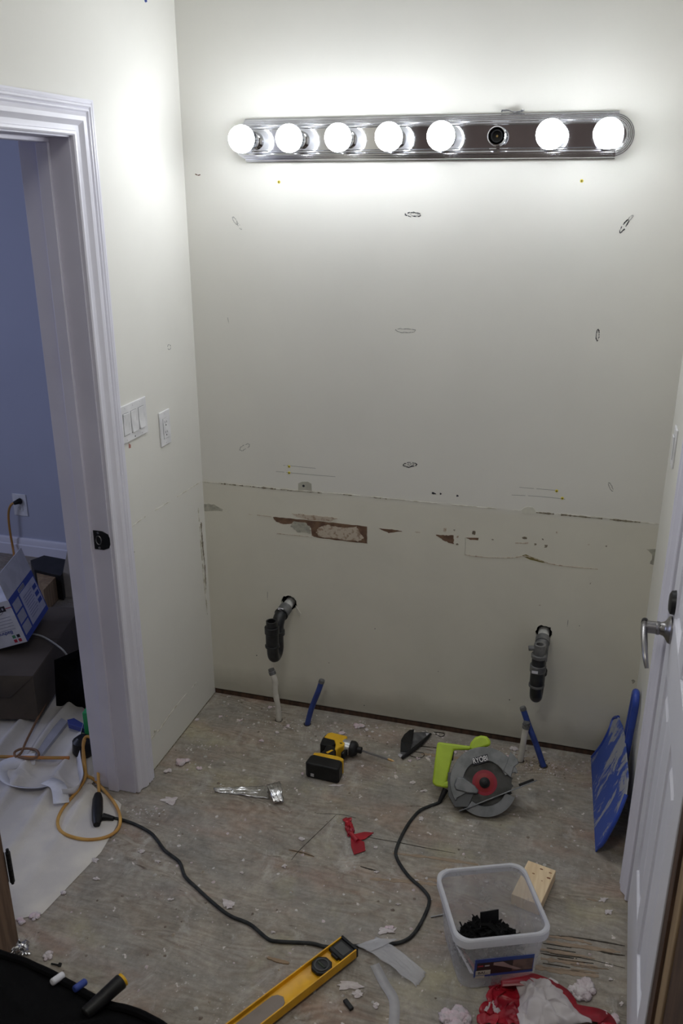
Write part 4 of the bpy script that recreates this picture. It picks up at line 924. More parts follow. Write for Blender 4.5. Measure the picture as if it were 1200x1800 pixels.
sheet('pale_corner', [zp(130,1010,.0035), zp(170,970,.0035), zp(260,1000,.0035), zp(210,1080,.0035)], M_CARDF, pou)
sheet('pale_corner', [zp(870,430,.013), zp(985,440,.009), zp(900,520,.009)], M_CARDF, pou)
b = MB(); b.tube(smoothpath([zp(520,905,.003), zp(660,930,.002), zp(800,955,.002), zp(830,1010,.002), zp(760,1070,.002), zp(620,1070,.002), zp(450,1020,.002)], 6), .0011, 6); b.build('cord_loop', M_BLACK, pou)
tag(MB().tube(smoothpath([F(765,1290,.002),F(775,1295,.002),F(781,1291,.002),F(776,1288,.002),F(762,1287,.002)],5), .0012, 6).build('black_wire', M_BLACK), 'short loop of thin black wire by the back wall right of the pouch', 'wire')

# ================================================================= FOIL, TAPE, FILM
crumple('foil_strip', [(375,1386),(470,1383),(474,1406),(378,1393)], M_FOIL, 'crumpled silver foil strip lying flat on the plywood', 'foil', amp=.004, n=18, seed=2)
fs_ = [F(468,1381,.022), F(492,1375,.020), F(499,1413,.004), F(480,1414,.004)]
crumple('foil_strip', fs_, M_FOIL, 'short folded piece of silver foil at the right end of the foil strip', 'foil', amp=.004, n=12, seed=5, curl=lambda u, v: Vector((0,0,.014*math.sin(v*3.0))))
crumple('red_tape_scrap', [(603,1440),(616,1440),(624,1470),(611,1472)], M_REDFILM, 'crumpled red tape scrap with a bright bit on the plywood, upper piece', 'tape', amp=.010, n=12, seed=6)
b = MB(); b.prism([(p.x,p.y) for p in (F(616,1472),F(626,1475),F(640,1482),F(642,1497),(F(622,1504)),F(617,1490))], .003, .0045)
b.prism([(p.x,p.y) for p in (F(618,1470),F(640,1465),F(657,1466),F(640,1478),F(622,1480))], .005, .0062)
b.cyl(F(616,1464,.012), F(628,1478,.006), .006, .008, 8)
tag(b.build('red_tape_scrap', M_REDFILM), 'knotted red tape scrap with pointed ends, right of the upper piece', 'tape')
crumple('plastic_film', [(628,1664),(664,1650),(749,1713),(732,1738)], M_TAPE, 'clear plastic film sleeve lying at the end of the yellow level', 'plastic film', amp=.005, n=20, seed=8, lift=.004, hf=.3, ang=60, curl=lambda u, v: Vector((0,0,.010*math.sin(v*3.1))))
crumple('plastic_film', [(662,1656),(700,1657),(650,1680),(625,1668)], M_TAPE, 'small clear film fold over the black cord beside the level', 'plastic film', amp=.003, n=12, seed=9, lift=.013, hf=.2, ang=60)
P_ = [F(p[0],p[1],.003) for p in [(658,1695),(675,1728),(692,1758),(692,1800),(688,1830)]]
def strip(name, pts, wd, m, label, cat, up=0., tw=None, group=None, parent=None, k=8):
    P = smoothpath(pts, k); b = MB(); vs = []
    for i, p in enumerate(P):
        a = P[max(i-1,0)]; c = P[min(i+1,len(P)-1)]; d = (c-a).normalized(); s_ = d.cross(Vector((0,0,1))).normalized()
        an = tw(i/(len(P)-1)) if tw else up; o_ = s_*math.cos(an)+Vector((0,0,1))*math.sin(an)
        lo = 0 if math.sin(an) >= 0 else 1
        vs += [p-o_*wd*(.5 if abs(math.sin(an)) < .3 else .0), p+o_*wd*(.5 if abs(math.sin(an)) < .3 else 1)]
    b.add(vs, [(2*i,2*i+1,2*i+3,2*i+2) for i in range(len(P)-1)]); o = b.build(name, m, parent, solid=.0005, angle=60)
    if parent is None: tag(o, label, cat, group)
    return o
strip('plastic_film', P_, .026, M_TAPE, 'narrow strip of clear film running to the bottom edge right of the level', 'plastic film')
crumple('foil_scrap', [(15,1665),(50,1655),(52,1680),(22,1684)], M_FOIL, 'small crinkled piece of clear silver wrapping near the black tool bag', 'foil', amp=.015, n=12, seed=12)
b = MB(); b.cyl(F(90,1694,.004), F(106,1697,.004), .0022, n=8); b.cyl(F(104,1699,.003), F(106,1693,.006), .0045, n=10); tag(b.build('screw', M_BLACK), 'black screw on the plywood beside the black tool bag', 'screw')
# red and white bag heap at the lower right
crumple('plastic_bag', [(838,1800),(868,1712),(932,1718),(925,1810)], M_REDFILM, 'red plastic bag piece lying in front of the bucket', 'plastic bag', amp=.022, n=30, seed=14, lift=.004, hf=.6, ang=70)
b = MB(); arc_ = [F(*p, z) for p, z in [((880,1722),.02),((935,1722),.035),((985,1745),.035),((1010,1775),.02),((1062,1790),.012),((1068,1830),.01)]]
strip('plastic_bag', arc_, .048, M_REDFILM, 'curved red band of plastic bag framing the white film in the foreground', 'plastic bag', up=R(10), k=10)
crumple('plastic_film', [(905,1742),(965,1732),(1035,1812),(915,1830)], M_FILMW, 'milky plastic film heaped inside the curved red band', 'plastic film', amp=.012, n=44, seed=16, lift=.012, hf=.3, ang=75, curl=lambda u, v: Vector((.006*math.sin(v*7),0,.038*math.sin(u*3.1)*math.sin(v*3.1)**.5+.016*abs(math.sin(u*7-v*2.2+.6))**.6)))
# ================================================================= INSULATION AND DEBRIS
def fluff(px, py, size, m=M_PINK, seed=0, n=10, flat=.55):
    c = F(px, py); rnd = random.Random(seed); bm_ = bmesh.new()
    for i in range(n):
        a = rnd.uniform(0,6.28); rr = size*.62*math.sqrt(rnd.random()); s_ = size*rnd.uniform(.28,.5)*(1-.3*rr/size)
        x, y = c.x+rr*math.cos(a), c.y+rr*math.sin(a)
        r_ = bmesh.ops.create_icosphere(bm_, subdivisions=3, radius=s_)
        for v in r_['verts']:
            d = v.co.normalized(); k_ = 1+.35*noise.noise(d*3+Vector((seed,i,0)))+.22*noise.noise(d*8+Vector((i,seed,3)))
            v.co = v.co*k_; v.co.z *= flat; v.co += Vector((x, y, s_*flat*.85))
            if v.co.z < .0005: v.co.z = .0005
    me = bpy.data.meshes.new('insulation_tuft'); bm_.to_mesh(me); bm_.free(); me.polygons.foreach_set('use_smooth', [True]*len(me.polygons)); me.materials.append(m)
    off = Vector((c.x,c.y,0))
    for v in me.vertices: v.co -= off
    o = bpy.data.objects.new('insulation_tuft', me); COL.objects.link(o); o.location = off; return o
BIG = [(1022,1742,.050,'large pink insulation tuft on the plywood right of the bag heap',16),
       (1070,1792,.034,'pink insulation tuft at the bottom edge beside the red band',9),
       (800,1795,.055,'wide white insulation clump at the bottom edge left of the red plastic',14),
       (862,1772,.034,'pink insulation tuft lying on the red plastic bag piece',9),
       (940,1760,.030,'white insulation tuft between the red plastic and the milky film',8),
       (320,1340,.036,'pinkish insulation clump on the plywood near the doorway casing',12),
       (295,1357,.022,'small pink insulation tuft between the casing and the clump',7),
       (350,1352,.020,'small pink insulation tuft just right of the doorway clump',7),
       (388,1260,.016,'insulation tuft by the back wall near the left corner',6),
       (346,1266,.014,'insulation tuft in the back left corner of the floor',6),
       (630,1278,.030,'pink insulation clump behind the yellow driver along the wall',10),
       (601,1290,.020,'insulation tuft just right behind the yellow driver',7),
       (644,1284,.016,'pink insulation tuft at the right end of the clump behind the driver',6),
       (474,1244,.015,'insulation tuft in front of the wall left of the white pipe',6),
       (505,1277,.016,'pink insulation tuft between the left white and blue pipes',6),
       (487,1288,.014,'insulation tuft in front of the left white pipe',6),
       (460,1303,.014,'insulation tuft left below the left white pipe',6),
       (423,1267,.013,'insulation tuft halfway between corner and left white pipe',5),
       (638,1347,.011,'pink teardrop tuft on the plywood right of the driver battery',4),
       (530,1361,.012,'pink tuft tucked against the left side of the driver battery',4),
       (720,1338,.013,'pale tuft in front of the black pouch',5),
       (755,1330,.012,'pale tuft left of the circular saw handle',5),
       (798,1323,.016,'white tuft behind the lime handle of the circular saw',5),
       (735,1334,.012,'pale tuft between pouch and circular saw',5),
       (903,1318,.022,'pink tuft behind the saw near the short white pipe',7),
       (888,1330,.020,'white tuft just behind the saw guard',7),
       (820,1320,.013,'small white tuft behind the saw knob',5),
       (110,1570,.018,'pink tuft at the edge of the drop cloth',6),
       (62,1612,.026,'pink tuft at the lower corner of the drop cloth',8),
       (38,1620,.020,'pink tuft beside the bare door post',7),
       (85,1682,.026,'pink insulation tuft behind the black tool bag',8),
       (685,1632,.018,'white torn tuft beside the black cord loop',6)]
for i, (x, y, s_, lb, n_) in enumerate(BIG):
    tag(fluff(x, y, s_*.8, M_PINK if i % 3 else mat('pale_insulation',(.68,.63,.63),1.,col2=(.58,.50,.52),scale=50,bump=1.,bscale=240), i+1, n_, .5), lb, 'insulation', 'insulation tufts on the plywood')
FLAKES = [(300,1408,26,9,'large white paper flake on the plywood below the doorway clump'),(400,1590,18,14,'white plaster flake touching the black cord'),
          (680,1637,26,11,'ragged white paper flake left of the bucket'),(612,1733,34,14,'ragged white paper flakes right of the yellow level'),
          (628,1748,14,8,'white flake just below the ragged flakes beside the level'),(660,1768,10,7,'white flake in front of the ragged flakes'),
          (165,1512,12,6,'white flake on the dark plywood by the drop cloth'),(250,1497,10,5,'pale flake inside the bend of the black cord'),
          (745,1391,9,4,'white flake left of the saw cord entry'),(725,1376,8,4,'white flake between pouch and saw handle'),
          (590,1381,22,3,'long pink flake in front of the driver battery'),(530,1475,9,5,'small white flake left of the floor crack'),
          (500,1523,8,6,'white flake at the lower end of the floor crack'),(660,1490,6,4,'small flake right of the red tape'),
          (662,1533,7,3,'white flake by the short dark split'),(731,1548,9,4,'white flake touching the saw cord bend'),
          (1060,1582,12,6,'pale wood chip near the door casing foot'),(1067,1604,14,8,'curled pale shaving near the white door'),
          (1072,1722,6,4,'white crumb right of the big pink tuft'),(1092,1765,6,5,'white crumb at the foot of the white door'),
          (300,1582,8,4,'white flake left of the black cord on the bare plywood'),(278,1515,8,4,'pale flake beside the black cord curve'),
          (170,1545,10,4,'pink edged flake just off the drop cloth'),(740,1440,9,5,'white flake enclosed by the saw cord'),
          (855,1550,6,4,'white flake behind the bucket rim'),(700,1590,7,3,'pale flake inside the saw cord loop'),
          (480,1640,7,3,'white flake above the black cord in the foreground'),(425,1535,6,3,'small white flake in the middle of the bare floor')]
for i, (x, y, a, c, lb) in enumerate(FLAKES):
    rnd = random.Random(i+50); P = []
    n_ = 22
    for j in range(n_):
        t = 6.283*j/n_; rr = .72+.55*noise.noise(Vector((math.cos(t)*1.6,math.sin(t)*1.6,i*3.7)))+.14*rnd.uniform(-1,1); P.append(F(x+a*rr*math.cos(t)*.8, y+c*rr*math.sin(t)*.85))
    b = MB(); z0 = .0006; cen = sum(P, Vector())/n_
    vs = [Vector((p.x,p.y,z0+rnd.uniform(0,.003))) for p in P]+[Vector((cen.x,cen.y,z0+.003))]
    b.add(vs, [(j,(j+1)%n_,n_) for j in range(n_)]); o = b.build('plaster_flake', mat('flake_white',(.62,.575,.565),.9,col2=(.54,.48,.475),scale=60), solid=.001, smooth=False)
    tag(o, lb, 'flake', 'white flakes on the plywood')
# uncountable crumbs
rnd = random.Random(5); b = MB()
def crumb(x, y, s_):
    n_ = rnd.randint(5,8); a0 = rnd.uniform(0,6.28); h = s_*rnd.uniform(.25,.7); c = Vector((x,y,0))
    pts = [(x+s_*rnd.uniform(.35,1)*math.cos(a0+6.283*j/n_), y+s_*rnd.uniform(.5,1)*math.sin(a0+6.283*j/n_), .0003) for j in range(n_)]
    b.add(pts+[(x+rnd.uniform(-.3,.3)*s_, y+rnd.uniform(-.3,.3)*s_, h)], [(j,(j+1)%n_,n_) for j in range(n_)])
for i in range(1000):
    x = rnd.uniform(.03,1.53); y = rnd.uniform(-1.5,-.03)
    if rnd.random() < .33: y = -abs(rnd.gauss(0,.10))-.02
    if x < .06 and y > -.7: continue
    crumb(x, y, rnd.choice([.0015,.002,.003,.004,.006]) if rnd.random() < .9 else .008)
for (cx2, cy2, n_, s2) in ((1.30,-.11,160,.05),(.33,-.12,60,.05),(1.19,-.09,70,.05),(.62,-.12,60,.08),(.10,-.35,50,.05),(1.25,-1.32,140,.09),(.08,-.72,40,.03)):
    for i in range(n_):
        x = rnd.gauss(cx2,s2); y = rnd.gauss(cy2,s2*.5)
        if y < -.01 and x < W-.02: crumb(x, y, rnd.choice([.002,.003,.005]))
tag(b.build('plaster_crumbs', island_material('crumbs', [(.60,.57,.55),(.52,.44,.44),(.58,.50,.51),(.48,.46,.43),(.36,.31,.25),(.20,.16,.13)]), smooth=False, origin=(0,0,0)), 'plaster crumbs and grit scattered over the plywood', 'debris', kind='stuff')
# cracks and raw splits in the plywood (parts of the floor)
def fl(pts, wd, m=M_FLINE, h=.0006, name='floor_crack', seed=0, wob=.3):
    if m is M_FLINE: wd *= .6
    rnd2 = random.Random(seed); P = smoothpath([F(*p) for p in pts], 8); b = MB(); L = []; Rr = []
    for i, p in enumerate(P):
        d = (P[min(i+1,len(P)-1)]-P[max(i-1,0)]).normalized(); s_ = Vector((-d.y,d.x,0))*wd*(.5+wob*rnd2.uniform(-.4,.5))*(.35+.65*math.sin(math.pi*(.06+.88*i/(len(P)-1))))
        L.append(p-s_); Rr.append(p+s_)
    poly = [(p.x,p.y) for p in L]+[(p.x,p.y) for p in reversed(Rr)]
    b.prism(poly, .0001, h); return b.build(name, m, floor, smooth=False)
fl([(590,1433),(560,1462),(525,1496),(512,1512)], .0035, seed=1); fl([(556,1430),(600,1432),(625,1438)], .003, seed=2); fl([(507,1494),(530,1499),(552,1506)], .006, seed=3)
fl([(507,1494),(530,1499),(552,1506)], .010, mat('tan_split',(.30,.21,.13),.9), .0004, 'split_veneer', 3)
fl([(638,1470),(670,1476),(700,1481),(745,1490),(800,1500)], .0045, seed=4); fl([(633,1523),(650,1528),(663,1531)], .008, seed=5)
fl([(470,1684),(490,1690),(508,1694)], .010, mat('tan_split',(.30,.21,.13),.9), .003, 'split_veneer', 6)
fl([(960,1644),(1010,1648),(1060,1656),(1098,1663)], .008, seed=7); fl([(948,1672),(1000,1680),(1050,1690),(1098,1702)], .004, seed=8)
fl([(1040,1668),(1070,1676),(1098,1680)], .010, seed=9); fl([(720,1310),(760,1314),(790,1318)], .010, seed=10)
for i, (p, wd) in enumerate((([(965,1646),(1010,1652),(1040,1660)],.010),([(945,1668),(1000,1676),(1045,1686)],.010),([(950,1685),(1010,1694),(1050,1702)],.016),([(940,1700),(1000,1710),(1052,1716)],.022),
        ([(960,1655),(1020,1664),(1090,1674)],.014),([(740,1325),(780,1330),(830,1335)],.018),([(690,1500),(760,1508),(840,1520)],.012),([(650,1545),(720,1550),(770,1556)],.016),([(1030,1580),(1050,1584)],.008),([(745,1545),(765,1548),(775,1556)],.014))):
    fl(p, wd*.8, M_SPLIT, .0009, 'split_veneer', 20+i, .6)
for i in range(16):
    x0 = 950+random.random()*60; y0 = 1655+random.random()*50; fl([(x0,y0),(x0+25,y0+4),(x0+45+random.random()*25,y0+8)], .003, M_SPLIT if i % 2 else M_FLINE, .0016, 'wood_splinter', 40+i)
tag(MB().box(F(612,1766,.005), (.012,.032,.008), Matrix.Rotation(R(50),3,'Z')).build('rubber_plug', M_BLACK, bevel=.002), 'tiny black plug lying right of the yellow level', 'plug')

# ================================================================= TOOL BAG (foreground, lower left)
bag = thing('tool_bag', 'black fabric tool bag in the near left corner of the picture', 'tool bag', (.24, -1.80, 0))
BO = Vector((.24,-1.80,0))
rimp = [F(*p, .27) for p in [(-70,1652),(0,1674),(50,1690),(95,1713),(140,1738),(190,1764),(225,1772),(262,1786),(292,1806),(330,1850),(352,1900)]]
out_ = [Vector((max(p.x,.03), p.y, 0)) for p in rimp]
out_ = [Vector((.03,-2.15,0)), Vector((.03,-1.60,0))]+[p for p in out_ if p.x > .031]+[Vector((.60,-2.10,0)), Vector((.50,-2.18,0))]
out_ = [p-BO for p in smoothpath(out_, 4, closed=True)]
cc_ = sum(out_, Vector())/len(out_)
def br(k_, z): return [cc_+(p-cc_)*k_+Vector((0,0,z+.004*noise.noise(Vector((p.x*20,p.y*20,z*30))))) for p in out_]
b = MB(); loft(b, [br(.95,.004), br(1.0,.04), br(1.01,.15), br(1.0,.245), br(1.0,.262), br(.985,.270), br(.93,.262), br(.5,.285), br(.15,.295)], True, True); b.build('bag_body', M_FABRIC, bag, angle=60)
b = MB(); b.tube(br(.995,.266), .009, 8, closed=True); b.build('rim_binding', M_FABRIC, bag)
b = MB(); b.tube(smoothpath([Vector((-.12,-.05,.285)),Vector((-.08,-.04,.35)),Vector((.04,-.06,.37)),Vector((.14,-.10,.34)),Vector((.16,-.12,.28))],6), .014, 10); b.build('carry_strap', M_FABRIC, bag)
p0, p1 = F(183,1752,.292), F(214,1724,.297)
dv = thing('screwdriver', 'black handled tool with a yellow tip lying over the rim of the tool bag', 'tool', p0)
d_ = (p1-p0).normalized(); L_d = (p1-p0).length
MB().cyl(-d_*.05, d_*L_d, .014, .017, 16).build('tool_handle', M_BLACK, dv, bevel=.003)
b = MB(); b.tube([d_*(L_d-.002), d_*(L_d+.006)], .0150, 16); b.build('handle_tip', M_YEL, dv, bevel=.002)
MB().cyl(d_*(L_d+.005), d_*(L_d+.0075), .008, n=12).build('tip_socket', M_BLACK, dv)
for (px_, py_, m_, lb) in ((108,1722,M_CARDW,'white tube end showing at the rim of the black tool bag'),(147,1734,M_INKB,'blue tube end at the rim of the black tool bag beside the white one')):
    q_ = F(px_, py_, .262); tag(MB().cyl(q_-Vector((.005,.026,-.018)), q_+Vector((.004,.004,.012)), .008, n=14).build('marker_pen', m_, bevel=.003), lb, 'pen')

# ================================================================= NEXT ROOM
# canvas drop cloth
def xr(y):
    T_ = [(-1.30,-.14),(-1.255,-.10),(-1.21,-.045),(-1.18,.005),(-1.03,.022),(-.92,.035),(-.80,.020),(-.70,-.020),(-.655,-.165),(.3,-.165)]
    for (a, xa), (c, xc) in zip(T_, T_[1:]):
        if a <= y <= c: return xa+(xc-xa)*(y-a)/(c-a)
    return T_[0][1] if y < -1.3 else T_[-1][1]
def cl(u, v):
    y = -1.262+v*1.30; x1 = xr(y); x = -1.6+(x1+1.6)*(u**.7)
    s_ = (x+y*.14); f_ = abs(math.sin(s_*24+1.2+1.6*noise.noise(Vector((x*2,y*1.2,1)))))**9*.024*(.35+.65*min(1,max(0,(-.92-y)*-4)))
    amt = min(1, max(0, (-.06-x)*9)); h = .003+f_*amt+.005*(noise.noise(Vector((x*7,y*5,2)))+.6)*min(1,amt+.2)+.0015*noise.noise(Vector((x*30,y*30,5)))*amt
    ed = min(1, (x1-x)/.02+.15)
    z_ = max(.0012, h*ed+.001)
    if y < -1.2: z_ += .006*max(0,math.sin((x+.1)*30))*0
    return Vector((x, y, z_))
b = MB(); b.grid(cl, 150, 110); tag(b.build('drop_cloth', M_CLOTH, origin=(-.6,-.7,0), angle=80), 'off-white canvas drop cloth wrinkled on the floor through the left doorway', 'drop cloth')
# cardboard box, big
q0 = F(70,1276); CBH = .215
tb = F(142,1068,CBH); tf = Vector((q0.x, q0.y, CBH))
bd_ = Vector((tb.x-tf.x, tb.y-tf.y, 0)); bl_ = bd_.length; bd_.normalize(); pl = Vector((-bd_.y, bd_.x, 0))
if pl.x > 0: pl = -pl
cb = thing('cardboard_box', 'large brown cardboard box on the drop cloth in the next room', 'box', (q0.x, q0.y, .0))
MCB = Matrix(((pl.x,bd_.x,0,0),(pl.y,bd_.y,0,0),(0,0,1,0),(0,0,0,1)))
b = MB(); b.M = MCB; b.bx((0,0,.026),(.52,bl_,CBH-.003)); b.build('box_body', M_CARDB, cb, bevel=.002)
b = MB(); b.M = MCB; b.bx((.001,.001,CBH-.003),(.518,bl_*.5-.001,CBH)); b.bx((.001,bl_*.5+.001,CBH-.003),(.518,bl_-.001,CBH+.001)); b.build('box_flap', M_CARDB, cb)
b = MB(); b.M = MCB; b.add([(0.0,-.001,CBH),(.30,-.001,CBH),(.30,-.010,CBH-.085),(.09,-.010,CBH-.085)], [(0,1,2,3)]); b.build('box_flap', M_CARDB, cb, solid=.003)
# printed white and blue box tilted on it
hz_ = CBH+.003
for it in range(6):
    K = F(48,1128,hz_); A2 = F(85,1070,hz_); KA = A2-K
    rU = ray(14,1055); tU = -((CAM-K).dot(KA))/rU.dot(KA); U = CAM+rU*tU
    KU = U-K; KW = KU.cross(KA).normalized()
    if KW.x > 0: KW = -KW
    hz_ = CBH+.003+max(0, -KW.z)*.18
pb_ = thing('printed_box', 'white and blue printed carton tilted on top of the brown cardboard box', 'box', K)
ka, ku = KA.normalized(), KU.normalized(); LA, LU, LW = KA.length, KU.length, .18
MPB = Matrix(((ka.x,ku.x,KW.x,0),(ka.y,ku.y,KW.y,0),(ka.z,ku.z,KW.z,0),(0,0,0,1)))
b = MB(); b.M = MPB; b.bx((0,0,0),(LA,LU,LW)); b.build('carton', M_CARDW, pb_, bevel=.0008)
b = MB(); b.M = MPB; b.bx((0,LU,-.0005),(LA,LU+LU*.55,.003)); b.build('top_flap', M_CARDF, pb_)
# face KA x KU (w = 0, facing right): blue print; coordinates fractions
def pf(name, a0, a1, u0, u1, m, h=.0006): b = MB(); b.M = MPB; b.bx((a0*LA,u0*LU,-h),(a1*LA,u1*LU,-h+.0004)); return b.build(name, m, pb_)
pf('side_print', 0,1,0,1, M_INKB, .0006)
for u in (.12,.38,.64): pf('picture_panel', .05,.30,u,u+.22, mat('grey_print',(.36,.36,.42),.6), .0010)
pf('text_panel', .35,.97,.12,.86, mat('lavender_print',(.46,.46,.55),.6), .0010)
for k_ in range(9): pf('print_line', .42,.70+.03*(k_%3),.24+k_*.06,.255+k_*.06, mat('faint_print',(.20,.20,.32),.6), .0013)
for u in (.30,.46,.62): pf('side_print', .80,.94,u,u+.10, M_INKB, .0013)
pf('barcode', .36,.60,.88,.97, mat('grey_print',(.36,.36,.42),.6), .0012)
for k_ in range(9): pf('barcode_bar', .38+k_*.024,.388+k_*.024,.89,.96, M_INKK, .0015)
# front face (a = 0): white with upside-down wording
def wf(name, w0, w1, u0, u1, m, h=.0006): b = MB(); b.M = MPB; b.bx((-h,u0*LU,w0),(-h+.0004,u1*LU,w1)); return b.build(name, m, pb_)
wn = -ka
mt = Matrix.Identity(4)
for i in range(3): mt[i][0] = KW[i]; mt[i][1] = -ku[i]; mt[i][2] = wn[i]
hand = Vector((mt[0][0],mt[1][0],mt[2][0])).cross(Vector((mt[0][1],mt[1][1],mt[2][1]))).dot(wn)
if hand < 0:
    for i in range(3): mt[i][0] = -KW[i]
def onf(w_, u_, h=.0012): return Matrix.Translation(KW*w_+ku*(u_*LU)+wn*h)
lettering('Bathroom', .021, M_INKB, pb_, onf(.078,.30) @ mt, depth=.0002)
for (w_, u_, m_) in ((.022,.15,M_INKK),(.040,.15,M_INKG),(.022,.05,M_INKR),(.040,.05,M_INKR)): wf('icon', w_-.006, w_+.006, u_-.0, u_+.07, m_, .001)
for k_ in range(5): wf('print_line', .020, .09, .36+.07*k_, .367+.07*k_, mat('faint_print',(.20,.20,.32),.6), .001)
b = MB(); b.M = MPB @ Matrix.Translation((0,.84*LU,.055)) @ Matrix.Rotation(R(-90),4,'Y'); b.lathe([(.022,0),(.022,.0008),(.019,.0008),(.019,0)],24,None,False); b.build('round_emblem', mat('grey_print',(.36,.36,.42),.6), pb_)
wf('emblem_band', .024,.085,.78,.90, M_INKK, .0016)
for k_ in range(4): wf('print_line', .032+.012*k_, .038+.012*k_, .815,.865, mat('lavender_print',(.46,.46,.55),.6), .0021)
wf('emblem_line', .0,.024,.83,.845, M_INKR, .0016)
# other clutter behind
def poly_thing(name, pts, thick, m, label, cat):
    n_ = len(pts); nr = (pts[1]-pts[0]).cross(pts[2]-pts[0]).normalized()
    if nr.dot(CAM-pts[0]) < 0: nr = -nr
    b = MB(); b.add(pts+[p-nr*thick for p in pts], [tuple(range(n_)), tuple(range(2*n_-1,n_-1,-1))]+[(i,(i+1)%n_,n_+(i+1)%n_,n_+i) for i in range(n_)])
    return tag(b.build(name, m, bevel=.001), label, cat)
def pz(x, y, z): return F(x/7.5, 950+y/7.5, z)
poly_thing('black_case', [pz(400,262,.14),pz(580,195,.14),pz(862,248,.14),pz(820,440,.14),pz(800,465,.14),pz(450,385,.14)], .13, M_BLACK, 'flat black case lying by the far blue wall', 'case')
pk = [pz(470,385,.125),pz(760,455,.125),pz(570,655,.125),pz(500,500,.125)]
poly_thing('wood_offcut', pk, .12, M_TANWOOD, 'sawn wooden block between black case and printed carton', 'wood')
_yb = F(102,1050).y; poly_thing('beige_board', [BK(119,963,_yb+.02), BK(136,966,_yb+.02), F(136,1050,.001), F(102,1050,.001)], .012, M_BEIGE, 'beige board standing behind the doorway jamb in the next room', 'board')
poly_thing('black_bin', [F(95,1160,.22),F(142,1140,.22),F(152,1200,.20),F(150,1235,.03),F(98,1232,.03)], .045, M_FABRIC, 'black sack slumped beside the brown cardboard box', 'bag')
# tall green box edge and dark shape by the jamb
gx = F(160,1335)
gc = F(149,1318); b = MB(); b.box((gc.x+.026, gc.y+.035, .085), (.045,.07,.15), Matrix.Rotation(R(10),3,'Z')); tag(b.build('green_box', M_GREEN, bevel=.002), 'green box edge showing beside the doorway jamb', 'box')
b = MB(); b.lathe([(.032,.004),(.040,.02),(.036,.06),(.018,.075)], 16, Matrix.Translation((gx.x-.032,gx.y+.01,.008))); tag(b.build('black_oddment', M_BLACK), 'squat black plastic bottle in front of the green box', 'oddment')  # unidentified dark shape, built as a squat turned form
poly_thing('blue_tray', [F(118,1265,.05),F(130,1262,.05),F(156,1277,.05),F(155,1283,.05),F(120,1272,.05)], .02, mat('blue_tray',(.06,.08,.30),.5), 'blue plastic tray edge beside the green box', 'tray')
poly_thing('grey_board', [F(50,1325,.022),F(108,1262,.022),F(119,1268,.022),F(70,1330,.022)], .015, mat('grey_lath',(.42,.42,.48),.8), 'pale grey lath lying on the drop cloth in front of the big box', 'board')
tag(MB().tube(smoothpath([F(48,1113,CBH+.01),F(75,1119,CBH+.012),F(105,1138,CBH+.012),F(118,1152,CBH-.02),F(130,1170,CBH-.06),F(144,1186,CBH-.10)],6), .0038, 8).build('white_cable', M_CORDW), 'thin white cable draped over the brown cardboard box', 'cable')
# orange cord from the far outlet
o1 = BK(30,884,.985)
oc = thing('orange_cord', 'orange power cord hanging from the outlet on the blue wall', 'cord', (o1.x, o1.y, 0)); O1 = Vector((o1.x,o1.y,0))
path = [BK(27,883,.965), BK(19,888,.955), BK(15,903,.955), BK(17,930,.955), BK(23,965,.955), F(26,985,.01)]
b = MB(); b.tube(smoothpath([p-O1 for p in path], 6), .0065, 8); b.build('cord', M_CORDO, oc)
b = MB(); b.tube([BK(35,881,.990)-O1, BK(31,882,.975)-O1, BK(24,885,.960)-O1], .016, 12, rf=lambda t: 1.1-.5*t); b.build('plug', M_BLACK, oc)
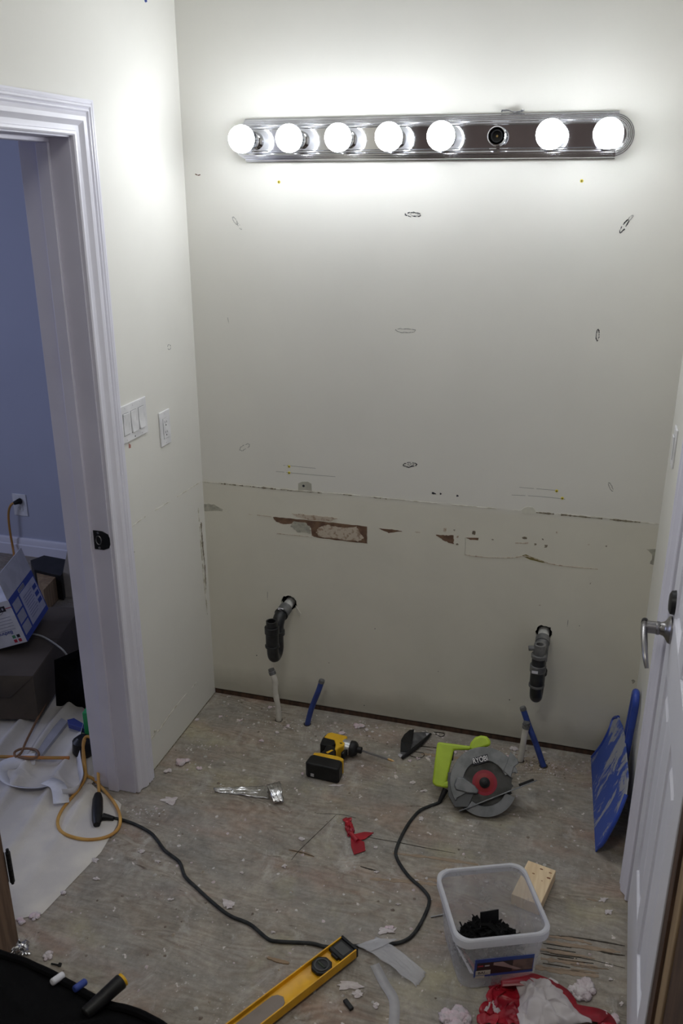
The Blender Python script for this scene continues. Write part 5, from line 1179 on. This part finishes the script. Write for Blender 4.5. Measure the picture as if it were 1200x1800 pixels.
# tan extension cord: loops on the cloth, hanging loop at the jamb, ends in a black socket
ec = thing('extension_cord', 'tan orange extension cord looped over the drop cloth by the doorway', 'cord', (F(180,1450).x, F(180,1450).y, 0)); EO = Vector(ec.location)
hz = .012
loop1 = [(174,1400),(173,1370),(171,1335),(168,1310),(160,1297),(150,1296),(146,1310),(149,1340),(150,1365),(140,1385),(124,1404),(108,1425),(101,1445),(108,1462),(130,1472),(160,1476),(190,1470),(208,1456),(211,1436),(203,1415),(188,1395),(165,1370),(152,1362),(147,1340),(146,1315),(149,1300)]
zs = [.018,.045,.07,.09,.10,.10,.09,.05,.025,.016,.014,.012,.012,.012,.010,.008,.008,.008,.012,.014,.014,.016,.020,.05,.08,.10]
pts = [F(*p, z) for p, z in zip(loop1, zs)]
pts = [Vector((min(p.x, -.16) if p.y > -.66 and p.x > -.16 else p.x, p.y, p.z)) for p in pts]
b = MB(); b.tube(smoothpath([p-EO for p in pts], 6), .0052, 10); b.build('cord', M_CORDY, ec)
b = MB(); sa, sb = F(172,1397,.018)-EO, F(170,1450,.014)-EO
d_ = (sb-sa); b.tube([sa, sa+d_*.15, sa+d_*.5, sa+d_*.85, sb], .0135, 14, rf=lambda t: .6+.75*math.sin(math.pi*min(1,t*.8+.12))); b.build('socket_end', M_BLACK, ec)
t_ = [F(*p, z) for p, z in [((0,1330),.030),((40,1331),.032),((80,1332),.032),((122,1332),.030)]]
tag(MB().tube(smoothpath(t_,6), .0058, 8).build('orange_cord', M_CORDO), 'short straight run of orange cord across the back of the drop cloth', 'cord')
t_ = [F(*p, z+.014) for p, z in [((82,1232),.03),((60,1275),.025),((45,1305),.022),((38,1322),.022),((28,1330),.022),((26,1322),.022),((40,1316),.022),((62,1318),.022),((68,1328),.022),((55,1334),.022),((33,1330),.022)]]
tag(MB().tube(smoothpath(t_,6), .0045, 8).build('brown_cord', mat('brown_cord',(.24,.13,.07),.6)), 'knotted brown cord over the orange cord on the drop cloth', 'cord')
# curled white paper strips
rp_ = [F(*p, z) for p, z in [((62,1344),.014),((30,1350),.012),((13,1356),.010),((22,1376),.010),((50,1384),.010),((85,1382),.010),((112,1374),.012)]]
strip('paper_strip', rp_, .042, M_PAPERW, 'curled white paper strip lying across the drop cloth', 'paper', up=R(35))
rp_ = [F(*p, z) for p, z in [((82,1372),.030),((102,1382),.034),((108,1412),.022)]]
strip('paper_strip', rp_, .050, M_PAPERW, 'folded white paper piece at the right end of the curled strip', 'paper', up=R(8))
rp_ = [F(*p, z) for p, z in [((112,1400),.012),((130,1398),.010),((140,1380),.010),((136,1350),.010),((134,1320),.012),((142,1285),.020)]]
strip('paper_strip', rp_, .045, M_PAPERW, 'tall white paper curl standing beside the cord loops', 'paper', up=R(70))
